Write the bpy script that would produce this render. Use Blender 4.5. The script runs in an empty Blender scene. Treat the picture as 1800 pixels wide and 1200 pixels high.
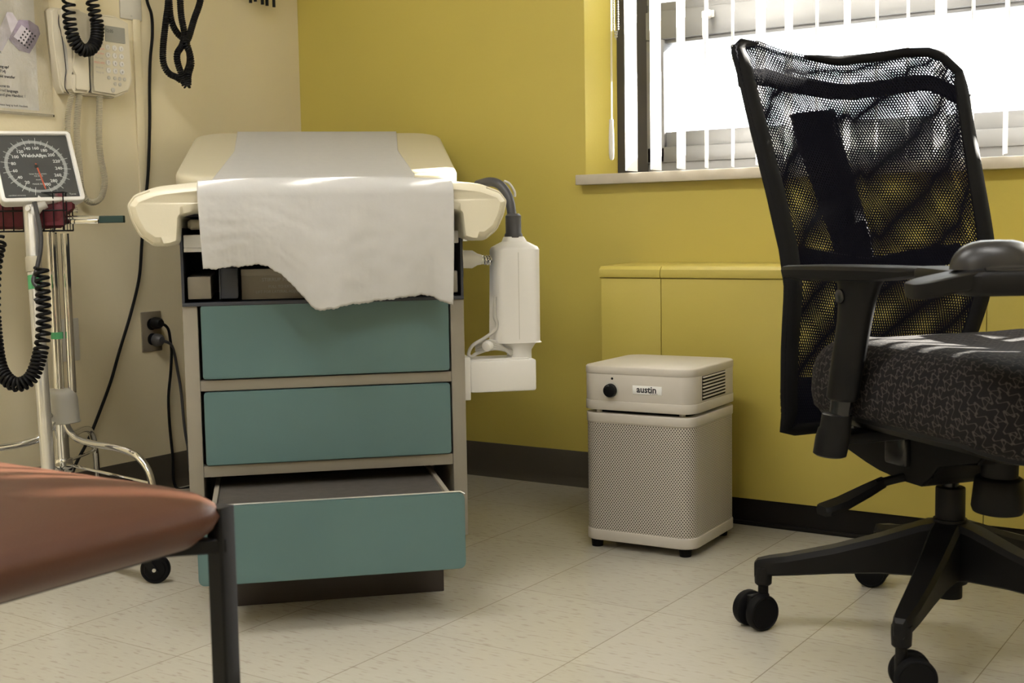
import bpy, bmesh, math, random
from mathutils import Vector, Matrix
C = bpy.context.scene.collection
S = bpy.context.scene
PI = math.pi
random.seed(7)
R = math.radians
V = Vector

# ------------------------------------------------------------------ camera
YAW, PIT, ROL, FPX, CAMH = -.58759, .08965, -.01695, 2208.9, .739
fw = V((math.sin(YAW)*math.cos(PIT), math.cos(YAW)*math.cos(PIT), -math.sin(PIT)))
r0 = V((math.cos(YAW), -math.sin(YAW), 0)); u0 = r0.cross(fw)
rr = r0*math.cos(ROL) + u0*math.sin(ROL); uu = u0*math.cos(ROL) - r0*math.sin(ROL)
cam = bpy.data.cameras.new('camera'); camo = bpy.data.objects.new('camera', cam); C.objects.link(camo)
M = Matrix(((rr.x, uu.x, -fw.x, 0), (rr.y, uu.y, -fw.y, 0), (rr.z, uu.z, -fw.z, CAMH), (0, 0, 0, 1)))
camo.matrix_world = M
cam.sensor_width = 36; cam.lens = FPX/1800*36; cam.clip_start = .02
cam.dof.use_dof = True; cam.dof.focus_distance = 2.9; cam.dof.aperture_fstop = 10
S.camera = camo

# ------------------------------------------------------------------ view, sky, sun
S.view_settings.view_transform = 'Standard'; S.view_settings.look = 'None'
S.view_settings.exposure = 1.33; S.view_settings.gamma = 1
try: S.view_settings.use_curve_mapping = False
except Exception: pass
w = bpy.data.worlds.new('sky'); S.world = w; w.use_nodes = True
bg = w.node_tree.nodes['Background']; bg.inputs[0].default_value = (.93, .97, 1, 1); bg.inputs[1].default_value = 3.2
SUN_AZ, SUN_EL = 62, 23
sl = bpy.data.lights.new('sun', 'SUN'); sl.energy = 24; sl.angle = R(.6); sl.color = (1, .93, .82)
so = bpy.data.objects.new('sun', sl); C.objects.link(so)
sd = V((math.cos(R(SUN_AZ))*math.cos(R(SUN_EL)), math.sin(R(SUN_AZ))*math.cos(R(SUN_EL)), math.sin(R(SUN_EL))))
so.rotation_euler = sd.to_track_quat('Z', 'Y').to_euler(); so.location = sd*8
CEIL_LIGHT = 10

# room: x = along the window wall, y = towards it, z = up
XL, YB, XR, YF, ZC = -2.849, 3.063, 1.6, -2.2, 2.6
WX0, WX1, WZ0, WZ1, YW = -1.7825, 1.0, .884, 1.745, 3.27
pl = bpy.data.lights.new('window_portal', 'AREA'); pl.shape = 'RECTANGLE'; pl.size = WX1-WX0; pl.size_y = WZ1-WZ0
pl.cycles.is_portal = True
po = bpy.data.objects.new('window_portal', pl); C.objects.link(po)
po.location = ((WX0+WX1)/2, YW+.08, (WZ0+WZ1)/2); po.rotation_euler = (R(-90), 0, 0)

# ------------------------------------------------------------------ materials
def N(t, typ, **k):
    n = t.nodes.new(typ)
    for a, b in k.items():
        if a.startswith('i_'):
            n.inputs[int(a[2:]) if a[2:].isdigit() else a[2:]].default_value = b
        else: setattr(n, a, b)
    return n
def mat(name, col, rough=.5, metal=0, var=.06, vscale=6, bump=0, bscale=300, coat=0, spec=.5, trans=0):
    m = bpy.data.materials.new(name); m.use_nodes = True; t = m.node_tree; p = t.nodes['Principled BSDF']
    p.inputs['Roughness'].default_value = rough; p.inputs['Metallic'].default_value = metal
    p.inputs['Coat Weight'].default_value = coat; p.inputs['Specular IOR Level'].default_value = spec
    tc = N(t, 'ShaderNodeTexCoord'); no = N(t, 'ShaderNodeTexNoise'); no.inputs['Scale'].default_value = vscale
    no.inputs['Detail'].default_value = 4
    t.links.new(tc.outputs['Object'], no.inputs['Vector'])
    mx = N(t, 'ShaderNodeMixRGB'); mx.blend_type = 'MIX'
    mx.inputs[1].default_value = (*[c*(1-var) for c in col], 1); mx.inputs[2].default_value = (*[min(1, c*(1+var)) for c in col], 1)
    t.links.new(no.outputs['Fac'], mx.inputs[0]); t.links.new(mx.outputs[0], p.inputs['Base Color'])
    if bump:
        b = N(t, 'ShaderNodeBump'); b.inputs['Strength'].default_value = bump; b.inputs['Distance'].default_value = .001
        n2 = N(t, 'ShaderNodeTexNoise'); n2.inputs['Scale'].default_value = bscale
        t.links.new(tc.outputs['Object'], n2.inputs['Vector']); t.links.new(n2.outputs['Fac'], b.inputs['Height'])
        t.links.new(b.outputs[0], p.inputs['Normal'])
    m['p'] = 1
    return m
def hexcol(r, g, b):
    f = lambda c: (c/255/12.92) if c/255 <= .04045 else ((c/255+.055)/1.055)**2.4
    return (f(r), f(g), f(b))
def mth(t, op, a, b=None, c=None):
    n = t.nodes.new('ShaderNodeMath'); n.operation = op
    for i, x in enumerate((a, b, c)):
        if x is None: continue
        if hasattr(x, 'is_output') or hasattr(x, 'links'): t.links.new(x, n.inputs[i])
        else: n.inputs[i].default_value = x
    return n.outputs[0]

yellow = mat('yellow_wall_paint', (.55, .455, .10), .42, var=.05, vscale=3, bump=.25, bscale=120)
cream = mat('cream_wall_paint', (.76, .68, .48), .5, var=.05, vscale=2.5, bump=.25, bscale=120)
ceilm = mat('ceiling_paint', (.8, .79, .75), .8)
basem = mat('dark_vinyl_base', (.075, .065, .05), .45, var=.15, bump=.1)
kickm = mat('black_metal_kick', (.007, .006, .0055), .65, spec=.2, var=.5, vscale=25)
stone = mat('stone_sill', (.55, .50, .42), .35, var=.16, vscale=22)
alu = mat('grey_aluminium', (.20, .20, .205), .4, .3, var=.08)
dalu = mat('dark_window_gasket', (.035, .033, .035), .4)
slatm = bpy.data.materials.new('white_blind_vinyl'); slatm.use_nodes = True
_t = slatm.node_tree; _p = _t.nodes['Principled BSDF']; _p.inputs['Base Color'].default_value = (.86, .85, .83, 1); _p.inputs['Roughness'].default_value = .5
_tr = N(_t, 'ShaderNodeBsdfTranslucent'); _tr.inputs[0].default_value = (.8, .79, .76, 1)
_n = N(_t, 'ShaderNodeTexNoise'); _n.inputs['Scale'].default_value = 40
_m = N(_t, 'ShaderNodeMixShader'); _m.inputs[0].default_value = .2
_t.links.new(_p.outputs[0], _m.inputs[1]); _t.links.new(_tr.outputs[0], _m.inputs[2]); _t.links.new(_m.outputs[0], _t.nodes['Material Output'].inputs[0])
vinyl = mat('cream_vinyl', (.70, .655, .52), .34, var=.03, bump=.15, bscale=700)
vinyl2 = mat('cream_vinyl_darker', (.60, .555, .42), .4, var=.03, bump=.15, bscale=700)  # darker cream for the back cushion and piping
taupe = mat('taupe_enamel', (.26, .235, .195), .42, var=.05)
teal = mat('teal_enamel', (.090, .166, .172), .33, var=.12, vscale=5, bump=.08, bscale=400)
dbrown = mat('dark_brown_base', (.035, .027, .025), .5, var=.2)
black = mat('black_plastic', (.004, .004, .005), .48, spec=.22, var=.2, vscale=20)
blackg = mat('black_gloss', (.009, .009, .011), .24)
rubber = mat('black_rubber', (.004, .004, .005), .65, spec=.15, var=.3, vscale=30)
bluegrey = mat('dark_blue_grey_metal', (.03, .035, .05), .5)
chrome = mat('chrome', (.78, .78, .78), .08, 1, var=.02)
steel = mat('brushed_steel', (.62, .62, .60), .28, 1, var=.04, bump=.05)
silver = mat('silver_enamel', (.72, .72, .71), .32, .7, var=.03)
whitep = mat('white_plastic', (.74, .73, .71), .35, var=.03)
lgrey = mat('light_grey_plastic', (.50, .49, .45), .4, var=.03)
ivory = mat('ivory_plastic', (.64, .59, .47), .38, var=.04)
plate = mat('painted_cover_plate', (.62, .60, .54), .45, var=.04)
splate = mat('steel_cover_plate', (.42, .38, .31), .35, .7, var=.12, vscale=30)
purif = mat('sandstone_enamel', (.54, .505, .45), .42, var=.02)
brown = mat('brown_vinyl', (.070, .026, .014), .42, spec=.35, var=.12, vscale=9, bump=.25, bscale=500)
maroon = mat('maroon_cuff_nylon', (.12, .012, .022), .6, var=.2, vscale=15, bump=.4)
dial = mat('dark_dial_face', (.045, .046, .05), .5, var=.08)
white = mat('white_print', (.82, .82, .80), .5)
greyprint = mat('grey_print', (.38, .38, .38), .5)
inkblk = mat('black_print', (.02, .02, .03), .5)
inkred = mat('red_print', (.75, .25, .22), .5)
redn = mat('orange_needle', (.75, .10, .03), .4)
greent = mat('green_tape', (.10, .42, .18), .5)
teald = mat('dark_teal_rubber', (.012, .045, .045), .4)
greyrub = mat('grey_hose_rubber', (.05, .05, .055), .45)
lcd = mat('grey_lcd', (.30, .30, .28), .25)
lilac = mat('lilac_print', (.36, .30, .42), .5, var=.5, vscale=60)
paleplum = mat('pale_lilac_print', (.62, .58, .66), .5, var=.25, vscale=50)
carpet = mat('black_ribbed_tread', (.055, .048, .042), .85, var=.35, vscale=60, bump=.8, bscale=900)
cordw = mat('grey_cord', (.52, .51, .48), .4)
cordclear = mat('pale_phone_cord', (.50, .46, .35), .3, var=.05)
def paperm(name, col, tr):
    m = mat(name, col, .75, var=.05, vscale=45, bump=1, bscale=55); t = m.node_tree
    a = N(t, 'ShaderNodeBsdfTranslucent'); a.inputs[0].default_value = (*col, 1)
    x = N(t, 'ShaderNodeMixShader'); x.inputs[0].default_value = tr
    t.links.new(t.nodes['Principled BSDF'].outputs[0], x.inputs[1]); t.links.new(a.outputs[0], x.inputs[2])
    t.links.new(x.outputs[0], t.nodes['Material Output'].inputs[0]); return m
paper = paperm('white_exam_paper', (.67, .665, .66), .30)
sheet = paperm('white_sheet', (.80, .77, .72), .05)
def glassm(name, alpha, tint=(1, 1, 1)):
    m = bpy.data.materials.new(name); m.use_nodes = True; t = m.node_tree
    for n in list(t.nodes):
        if n.type != 'OUTPUT_MATERIAL': t.nodes.remove(n)
    tr = N(t, 'ShaderNodeBsdfTransparent'); tr.inputs[0].default_value = (*tint, 1)
    g = N(t, 'ShaderNodeBsdfGlossy'); g.inputs['Roughness'].default_value = .03 if alpha < .1 else .12
    no = N(t, 'ShaderNodeTexNoise'); no.inputs['Scale'].default_value = 30
    bp = N(t, 'ShaderNodeBump'); bp.inputs['Strength'].default_value = .05 if alpha < .1 else .6; bp.inputs['Distance'].default_value = .002
    t.links.new(no.outputs[0], bp.inputs['Height']); t.links.new(bp.outputs[0], g.inputs['Normal'])
    fr = N(t, 'ShaderNodeFresnel'); fr.inputs[0].default_value = 1.45
    f = mth(t, 'ADD', fr.outputs[0], alpha) if alpha else fr.outputs[0]
    x = N(t, 'ShaderNodeMixShader'); t.links.new(f, x.inputs[0]); t.links.new(tr.outputs[0], x.inputs[1]); t.links.new(g.outputs[0], x.inputs[2])
    t.links.new(x.outputs[0], t.nodes['Material Output'].inputs[0]); return m
mousem = mat('dark_grey_plastic', (.016, .016, .019), .34)
glass = glassm('window_glass', 0, (.97, .98, .98))
sleevem = glassm('clear_plastic_sleeve', .10)
def tilem():
    m = bpy.data.materials.new('vinyl_floor_tile'); m.use_nodes = True; t = m.node_tree; p = t.nodes['Principled BSDF']
    tc = N(t, 'ShaderNodeTexCoord'); sp = N(t, 'ShaderNodeSeparateXYZ'); t.links.new(tc.outputs['Object'], sp.inputs[0])
    X0, DX, Y0, DY = -1.692, .3035, 1.46, .3265
    fx = mth(t, 'DIVIDE', mth(t, 'SUBTRACT', sp.outputs[0], X0), DX); fy = mth(t, 'DIVIDE', mth(t, 'SUBTRACT', sp.outputs[1], Y0), DY)
    def line(f, d, w):
        a = mth(t, 'ABSOLUTE', mth(t, 'SUBTRACT', mth(t, 'FRACT', mth(t, 'ADD', f, .5)), .5))
        return mth(t, 'LESS_THAN', mth(t, 'MULTIPLY', a, d), w)
    ln = mth(t, 'MAXIMUM', line(fx, DX, .0009), line(fy, DY, .0006))
    # marbling dashes, in the tile grid's x direction
    mp = N(t, 'ShaderNodeMapping'); mp.inputs['Scale'].default_value = (34, 150, 1); mp.inputs['Rotation'].default_value = (0, 0, R(6))
    t.links.new(tc.outputs['Object'], mp.inputs[0])
    n1 = N(t, 'ShaderNodeTexNoise'); n1.inputs['Scale'].default_value = 1; n1.inputs['Detail'].default_value = 1.5; t.links.new(mp.outputs[0], n1.inputs['Vector'])
    cr = N(t, 'ShaderNodeValToRGB'); cr.color_ramp.elements[0].position = .31; cr.color_ramp.elements[1].position = .40
    cr.color_ramp.elements[0].color = (.41, .375, .31, 1); cr.color_ramp.elements[1].color = (.495, .47, .40, 1)
    e = cr.color_ramp.elements.new(.72); e.color = (.51, .485, .415, 1)
    t.links.new(n1.outputs[0], cr.inputs[0])
    wn = N(t, 'ShaderNodeTexWhiteNoise'); cv = N(t, 'ShaderNodeCombineXYZ')
    t.links.new(mth(t, 'FLOOR', fx), cv.inputs[0]); t.links.new(mth(t, 'FLOOR', fy), cv.inputs[1]); t.links.new(cv.outputs[0], wn.inputs['Vector'])
    br = mth(t, 'ADD', mth(t, 'MULTIPLY', wn.outputs['Value'], .07), .965)
    hs = N(t, 'ShaderNodeHueSaturation'); t.links.new(br, hs.inputs['Value']); t.links.new(cr.outputs[0], hs.inputs['Color'])
    mx = N(t, 'ShaderNodeMixRGB'); mx.inputs[2].default_value = (.23, .20, .14, 1)
    t.links.new(mth(t, 'MULTIPLY', ln, .85), mx.inputs[0]); t.links.new(hs.outputs[0], mx.inputs[1]); t.links.new(mx.outputs[0], p.inputs['Base Color'])
    n2 = N(t, 'ShaderNodeTexNoise'); n2.inputs['Scale'].default_value = 9; t.links.new(tc.outputs['Object'], n2.inputs['Vector'])
    p.inputs['Roughness'].default_value = .2
    b = N(t, 'ShaderNodeBump'); b.inputs['Strength'].default_value = .12; b.inputs['Distance'].default_value = .0006
    n3 = N(t, 'ShaderNodeTexNoise'); n3.inputs['Scale'].default_value = 14; t.links.new(tc.outputs['Object'], n3.inputs['Vector'])
    t.links.new(n3.outputs[0], b.inputs['Height']); t.links.new(b.outputs[0], p.inputs['Normal'])
    return m
tile = tilem()
def hexmask(t, u, v, pu, pv, rad):
    # distance to the nearest point of a staggered lattice (u,v in metres)
    def one(ou, ov):
        a = mth(t, 'MULTIPLY', mth(t, 'SUBTRACT', mth(t, 'FRACT', mth(t, 'ADD', mth(t, 'DIVIDE', u, pu), ou)), .5), pu)
        b = mth(t, 'MULTIPLY', mth(t, 'SUBTRACT', mth(t, 'FRACT', mth(t, 'ADD', mth(t, 'DIVIDE', v, pv), ov)), .5), pv)
        return mth(t, 'SQRT', mth(t, 'ADD', mth(t, 'MULTIPLY', a, a), mth(t, 'MULTIPLY', b, b)))
    return mth(t, 'LESS_THAN', mth(t, 'MINIMUM', one(0, 0), one(.5, .5)), rad)
def perforated():
    m = mat('perforated_sandstone_metal', (.54, .505, .45), .42, var=.02); t = m.node_tree; p = t.nodes['Principled BSDF']
    uv = N(t, 'ShaderNodeUVMap'); sp = N(t, 'ShaderNodeSeparateXYZ'); t.links.new(uv.outputs[0], sp.inputs[0])
    k = hexmask(t, sp.outputs[0], sp.outputs[1], .0066, .0082, .0017)
    src = p.inputs['Base Color'].links[0].from_socket
    mx = N(t, 'ShaderNodeMixRGB'); mx.inputs[2].default_value = (.05, .042, .036, 1)
    t.links.new(k, mx.inputs[0]); t.links.new(src, mx.inputs[1]); t.links.new(mx.outputs[0], p.inputs['Base Color'])
    return m
perf = perforated()
def meshfab(name, k, ang):
    m = mat(name, (.006, .006, .011), .9, var=.1, spec=.05); t = m.node_tree; p = t.nodes['Principled BSDF']
    uv = N(t, 'ShaderNodeUVMap'); mp = N(t, 'ShaderNodeMapping'); mp.inputs['Rotation'].default_value = (0, 0, R(ang)); t.links.new(uv.outputs[0], mp.inputs[0])
    sp = N(t, 'ShaderNodeSeparateXYZ'); t.links.new(mp.outputs[0], sp.inputs[0])
    a = mth(t, 'FRACT', mth(t, 'DIVIDE', sp.outputs[0], .0052)); row = mth(t, 'FLOOR', mth(t, 'DIVIDE', sp.outputs[0], .0052))
    b = mth(t, 'FRACT', mth(t, 'ADD', mth(t, 'DIVIDE', sp.outputs[1], .0060), mth(t, 'MULTIPLY', row, .5)))
    h = mth(t, 'MULTIPLY', mth(t, 'GREATER_THAN', a, k), mth(t, 'GREATER_THAN', b, .34))
    tr = N(t, 'ShaderNodeBsdfTransparent'); x = N(t, 'ShaderNodeMixShader')
    t.links.new(h, x.inputs[0]); t.links.new(p.outputs[0], x.inputs[1]); t.links.new(tr.outputs[0], x.inputs[2])
    t.links.new(x.outputs[0], t.nodes['Material Output'].inputs[0]); return m
mesh_front = meshfab('black_mesh_fabric', .54, -27)
mesh_back = meshfab('black_mesh_fabric_lining', .50, -24)
def seatfab():
    m = mat('charcoal_zigzag_fabric', (.0095, .0085, .010), .85, spec=.2, var=.2, bump=.6, bscale=900); t = m.node_tree; p = t.nodes['Principled BSDF']
    tc = N(t, 'ShaderNodeTexCoord'); sp = N(t, 'ShaderNodeSeparateXYZ'); t.links.new(tc.outputs['UV'], sp.inputs[0])
    u, v = sp.outputs[0], sp.outputs[1]
    def zig(a, b, per, amp, q):
        tri = mth(t, 'PINGPONG', mth(t, 'DIVIDE', b, q), .5)
        tri = mth(t, 'MINIMUM', mth(t, 'MAXIMUM', mth(t, 'SUBTRACT', mth(t, 'MULTIPLY', tri, 3), .75), -.4), .4)
        f = mth(t, 'FRACT', mth(t, 'ADD', mth(t, 'DIVIDE', a, per), mth(t, 'MULTIPLY', tri, amp)))
        return mth(t, 'LESS_THAN', mth(t, 'ABSOLUTE', mth(t, 'SUBTRACT', f, .5)), .06)
    s = mth(t, 'ADD', u, v); d = mth(t, 'SUBTRACT', u, v)
    k = mth(t, 'MAXIMUM', zig(s, d, .030, .8, .026), zig(d, s, .040, .5, .022))
    src = p.inputs['Base Color'].links[0].from_socket
    mx = N(t, 'ShaderNodeMixRGB'); mx.inputs[2].default_value = (.060, .052, .050, 1)
    t.links.new(k, mx.inputs[0]); t.links.new(src, mx.inputs[1]); t.links.new(mx.outputs[0], p.inputs['Base Color'])
    return m
fabric = seatfab()
lampm = bpy.data.materials.new('ceiling_light_diffuser'); lampm.use_nodes = True
_e = lampm.node_tree.nodes['Principled BSDF']; _e.inputs['Emission Color'].default_value = (1, .97, .93, 1); _e.inputs['Emission Strength'].default_value = CEIL_LIGHT

# ------------------------------------------------------------------ mesh helpers
WM = {}
class B:
    def __init__(s): s.bm = bmesh.new(); s.uv = None
    def _merge(s, t, M=None):
        if M is not None: bmesh.ops.transform(t, matrix=M, verts=t.verts)
        me = bpy.data.meshes.new('t'); t.to_mesh(me); t.free(); s.bm.from_mesh(me); bpy.data.meshes.remove(me); return s
    def box(s, x0, x1, y0, y1, z0, z1, bev=0, seg=2, M=None):
        t = bmesh.new(); bmesh.ops.create_cube(t, size=1)
        bmesh.ops.transform(t, matrix=Matrix.Translation(((x0+x1)/2, (y0+y1)/2, (z0+z1)/2)) @ Matrix.Diagonal((abs(x1-x0), abs(y1-y0), abs(z1-z0), 1)), verts=t.verts)
        if bev: bmesh.ops.bevel(t, geom=list(t.edges), offset=bev, segments=seg, profile=.5, affect='EDGES', clamp_overlap=True)
        return s._merge(t, M)
    def tube(s, pts, r, n=10, closed=False, cap=True):
        pts = [V(p) for p in pts]; m = len(pts); rad = r if isinstance(r, (list, tuple)) else [r]*m
        bm = s.bm; rings = []; prev = None
        for i, p in enumerate(pts):
            a = pts[i-1] if (i > 0 or closed) else p; b = pts[(i+1) % m] if (i < m-1 or closed) else p
            d = (b-a).normalized()
            if prev is None:
                up = V((0, 0, 1)) if abs(d.z) < .9 else V((1, 0, 0)); x = d.cross(up).normalized()
            else:
                x = prev - d*prev.dot(d); x = x.normalized() if x.length > 1e-6 else d.orthogonal().normalized()
            prev = x; y = d.cross(x)
            rings.append([bm.verts.new(p + (x*math.cos(2*PI*k/n) + y*math.sin(2*PI*k/n))*rad[i]) for k in range(n)])
        for i in range(m if closed else m-1):
            A, Bn = rings[i], rings[(i+1) % m]
            for k in range(n): bm.faces.new((A[k], A[(k+1) % n], Bn[(k+1) % n], Bn[k]))
        if cap and not closed: bm.faces.new(rings[0][::-1]); bm.faces.new(rings[-1])
        return s
    def cyl(s, a, b, r, r2=None, n=24, bev=0):
        a, b = V(a), V(b); r2 = r if r2 is None else r2
        if bev:
            d = (b-a).normalized(); return s.tube([a, a+d*bev*.3, a+d*bev, b-d*bev, b-d*bev*.3, b], [r-bev, r-bev*.3, r, r2, r2-bev*.3, r2-bev], n)
        return s.tube([a, b], [r, r2], n)
    def lathe(s, prof, o=(0, 0, 0), ax=(0, 0, 1), n=32):
        o = V(o); ax = V(ax).normalized(); x = ax.orthogonal().normalized(); y = ax.cross(x); bm = s.bm; rings = []
        for r, h in prof:
            rings.append([bm.verts.new(o+ax*h+(x*math.cos(2*PI*k/n)+y*math.sin(2*PI*k/n))*max(r, 1e-5)) for k in range(n)])
        for i in range(len(rings)-1):
            for k in range(n): bm.faces.new((rings[i][k], rings[i][(k+1) % n], rings[i+1][(k+1) % n], rings[i+1][k]))
        bm.faces.new(rings[0][::-1]); bm.faces.new(rings[-1]); return s
    def prism(s, poly, f0, f1):
        # poly: 2D points, f0/f1 map a 2D point to 3D
        bm = s.bm; a = [bm.verts.new(f0(p)) for p in poly]; b = [bm.verts.new(f1(p)) for p in poly]; n = len(poly)
        for k in range(n): bm.faces.new((a[k], a[(k+1) % n], b[(k+1) % n], b[k]))
        bm.faces.new(a[::-1]); bm.faces.new(b); return s
    def capt(s, ring):
        from mathutils.geometry import tessellate_polygon
        vs = [s.bm.verts.new(p) for p in ring]
        for t_ in tessellate_polygon([[V(p) for p in ring]]): s.bm.faces.new([vs[i] for i in t_])
        return s
    def loft(s, rings, cap=True, closed=True):
        bm = s.bm; vr = [[bm.verts.new(p) for p in r] for r in rings]; n = len(vr[0])
        for i in range(len(vr)-1):
            for k in range(n if closed else n-1): bm.faces.new((vr[i][k], vr[i][(k+1) % n], vr[i+1][(k+1) % n], vr[i+1][k]))
        if cap and closed: bm.faces.new(vr[0][::-1]); bm.faces.new(vr[-1])
        return s
    def grid(s, fn, nu, nv, uvf=None):
        bm = s.bm; g = [[bm.verts.new(fn(i/nu, j/nv)) for i in range(nu+1)] for j in range(nv+1)]
        lay = bm.loops.layers.uv.verify() if uvf else None
        for j in range(nv):
            for i in range(nu):
                f = bm.faces.new((g[j][i], g[j][i+1], g[j+1][i+1], g[j+1][i]))
                if lay:
                    for l, (a, b) in zip(f.loops, ((i, j), (i+1, j), (i+1, j+1), (i, j+1))): l[lay].uv = uvf(a/nu, b/nv)
        return s
    def text(s, txt, size, o, xd, yd, off=0, align='CENTER', th=.0002, sx=1):
        cu = bpy.data.curves.new('t', 'FONT'); cu.body = txt; cu.size = size; cu.align_x = align; cu.offset = off; cu.resolution_u = 2
        ob = bpy.data.objects.new('t', cu); C.objects.link(ob); dg = bpy.context.evaluated_depsgraph_get()
        me = bpy.data.meshes.new_from_object(ob.evaluated_get(dg)); t = bmesh.new(); t.from_mesh(me)
        bpy.data.objects.remove(ob); bpy.data.curves.remove(cu); bpy.data.meshes.remove(me)
        xd = V(xd).normalized(); yd = V(yd).normalized(); zd = xd.cross(yd); o = V(o)
        Mx = Matrix(((xd.x*sx, yd.x, zd.x, o.x), (xd.y*sx, yd.y, zd.y, o.y), (xd.z*sx, yd.z, zd.z, o.z), (0, 0, 0, 1)))
        return s._merge(t, Mx)
def smooth(pts, n=8, closed=False):
    pts = [V(p) for p in pts]; out = []; m = len(pts)
    for i in range(m if closed else m-1):
        g = lambda k: pts[k % m] if closed else pts[min(max(k, 0), m-1)]
        p0, p1, p2, p3 = g(i-1), g(i), g(i+1), g(i+2)
        for k in range(n):
            t = k/n; out.append(.5*((2*p1)+(-p0+p2)*t+(2*p0-5*p1+4*p2-p3)*t*t+(-p0+3*p1-3*p2+p3)*t**3))
    if not closed: out.append(pts[-1])
    return out
def chaikin(poly, n=2):
    for _ in range(n):
        q = []
        for i in range(len(poly)):
            a, b = V(poly[i]), V(poly[(i+1) % len(poly)]); q += [a*.75+b*.25, a*.25+b*.75]
        poly = q
    return [tuple(p) for p in poly]
def rrect(x0, x1, y0, y1, r, n=6):
    out = []
    for cx, cy, a0 in ((x1-r, y1-r, 0), (x0+r, y1-r, 90), (x0+r, y0+r, 180), (x1-r, y0+r, 270)):
        for k in range(n+1):
            a = R(a0+90*k/n); out.append((cx+r*math.cos(a), cy+r*math.sin(a)))
    return out
def coil(path, rc, rw, pitch, n=8, per=12, dens=None):
    # a helix of wire radius rw and coil radius rc around a path
    pts = smooth(path, 24); L = [0]
    for a, b in zip(pts, pts[1:]): L.append(L[-1]+(b-a).length)
    out = []; prev = None; ph = 0; s = 0; i = 0; tot = L[-1]
    while s < tot:
        while i < len(L)-2 and L[i+1] < s: i += 1
        f = (s-L[i])/max(L[i+1]-L[i], 1e-9); p = pts[i].lerp(pts[i+1], f); d = (pts[i+1]-pts[i]).normalized()
        if prev is None: x = d.orthogonal().normalized()
        else: x = (prev-d*prev.dot(d)).normalized()
        prev = x; y = d.cross(x)
        out.append(p+(x*math.cos(ph)+y*math.sin(ph))*rc)
        pp = pitch*(dens(s/tot) if dens else 1)
        ph += 2*PI/per; s += pp/per
    return B().tube(out, rw, n)
def obj(name, b, m, parent=None, world=False, sm=True, ang=35, uv=False):
    bm = b.bm if isinstance(b, B) else b
    if world and parent is not None: bmesh.ops.transform(bm, matrix=WM[parent.name].inverted(), verts=bm.verts)
    bmesh.ops.recalc_face_normals(bm, faces=bm.faces) if not uv else None
    me = bpy.data.meshes.new(name); bm.to_mesh(me); bm.free()
    me.materials.append(m)
    o = bpy.data.objects.new(name, me); C.objects.link(o)
    if sm:
        for p in me.polygons: p.use_smooth = True
        try: me.set_sharp_from_angle(angle=R(ang))
        except Exception: pass
    if parent is not None: o.parent = parent; WM[o.name] = WM[parent.name]
    else: WM[o.name] = Matrix.Identity(4)
    return o
def thing(name, label, cat, loc=(0, 0, 0), rz=0, group=None):
    o = bpy.data.objects.new(name, None); C.objects.link(o); o.location = loc; o.rotation_euler = (0, 0, rz)
    o.empty_display_size = .05
    o['label'] = label; o['category'] = cat
    if group: o['group'] = group
    WM[o.name] = Matrix.Translation(loc) @ Matrix.Rotation(rz, 4, 'Z'); return o
def tag(o, label, cat, group=None):
    o['label'] = label; o['category'] = cat
    if group: o['group'] = group
    return o
def rebase(o, loc):
    # give a one-mesh thing an origin of its own
    loc = V(loc); o.data.transform(Matrix.Translation(-loc)); o.location = loc; return o
def struct(name, b, m, **k):
    o = obj(name, b, m, **k); o['kind'] = 'structure'; return o

# ------------------------------------------------------------------ room shell
struct('floor', B().box(XL-.15, XR+.15, YF-.15, YB+.30, -.1, 0), tile, sm=False)
struct('ceiling', B().box(XL-.15, XR+.15, YF-.15, YB+.30, ZC, ZC+.1), ceilm, sm=False)
struct('wall_left', B().box(XL-.15, XL, YF-.15, YB+.3, 0, ZC), cream, sm=False)
struct('wall_right', B().box(XR, XR+.15, YF-.15, YB+.3, 0, ZC), cream, sm=False)
struct('wall_front', B().box(XL, XR, YF-.15, YF, 0, ZC), cream, sm=False)
b = B(); TH = YB+.30
b.box(XL, WX0, YB, TH, 0, ZC); b.box(WX1, XR, YB, TH, 0, ZC); b.box(WX0, WX1, YB, TH, 0, WZ0-.027); b.box(WX0, WX1, YB, TH, WZ1, ZC)
struct('wall_back', b, yellow, sm=False)
def basebd(a, bb, n):
    # cove base: profile along a line; n = outward normal
    a, bb, n = V(a), V(bb), V(n); prof = [(0, 0), (.016, 0), (.013, .004), (.006, .016), (.0045, .03), (.004, .096), (.001, .101), (0, .101)]
    return B().prism(prof, lambda p: a+n*p[0]+V((0, 0, p[1])), lambda p: bb+n*p[0]+V((0, 0, p[1])))
struct('baseboard_left', basebd((XL, YF, 0), (XL, YB, 0), (1, 0, 0)), basem)
struct('baseboard_back', basebd((XL, YB, 0), (-1.62, YB, 0), (0, -1, 0)), basem)
# stone window sill
b = B().box(-1.798, WX1+.02, 3.03, 3.066, .856, .884, .002); b.box(WX0, WX1, 3.06, YW, .856, .884)
struct('trim_1', b, stone)
# painted conduit strip on the cream wall
struct('trim_2', B().box(XL, XL+.006, 2.392, 2.418, .84, 1.338, .002), cream)
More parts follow.
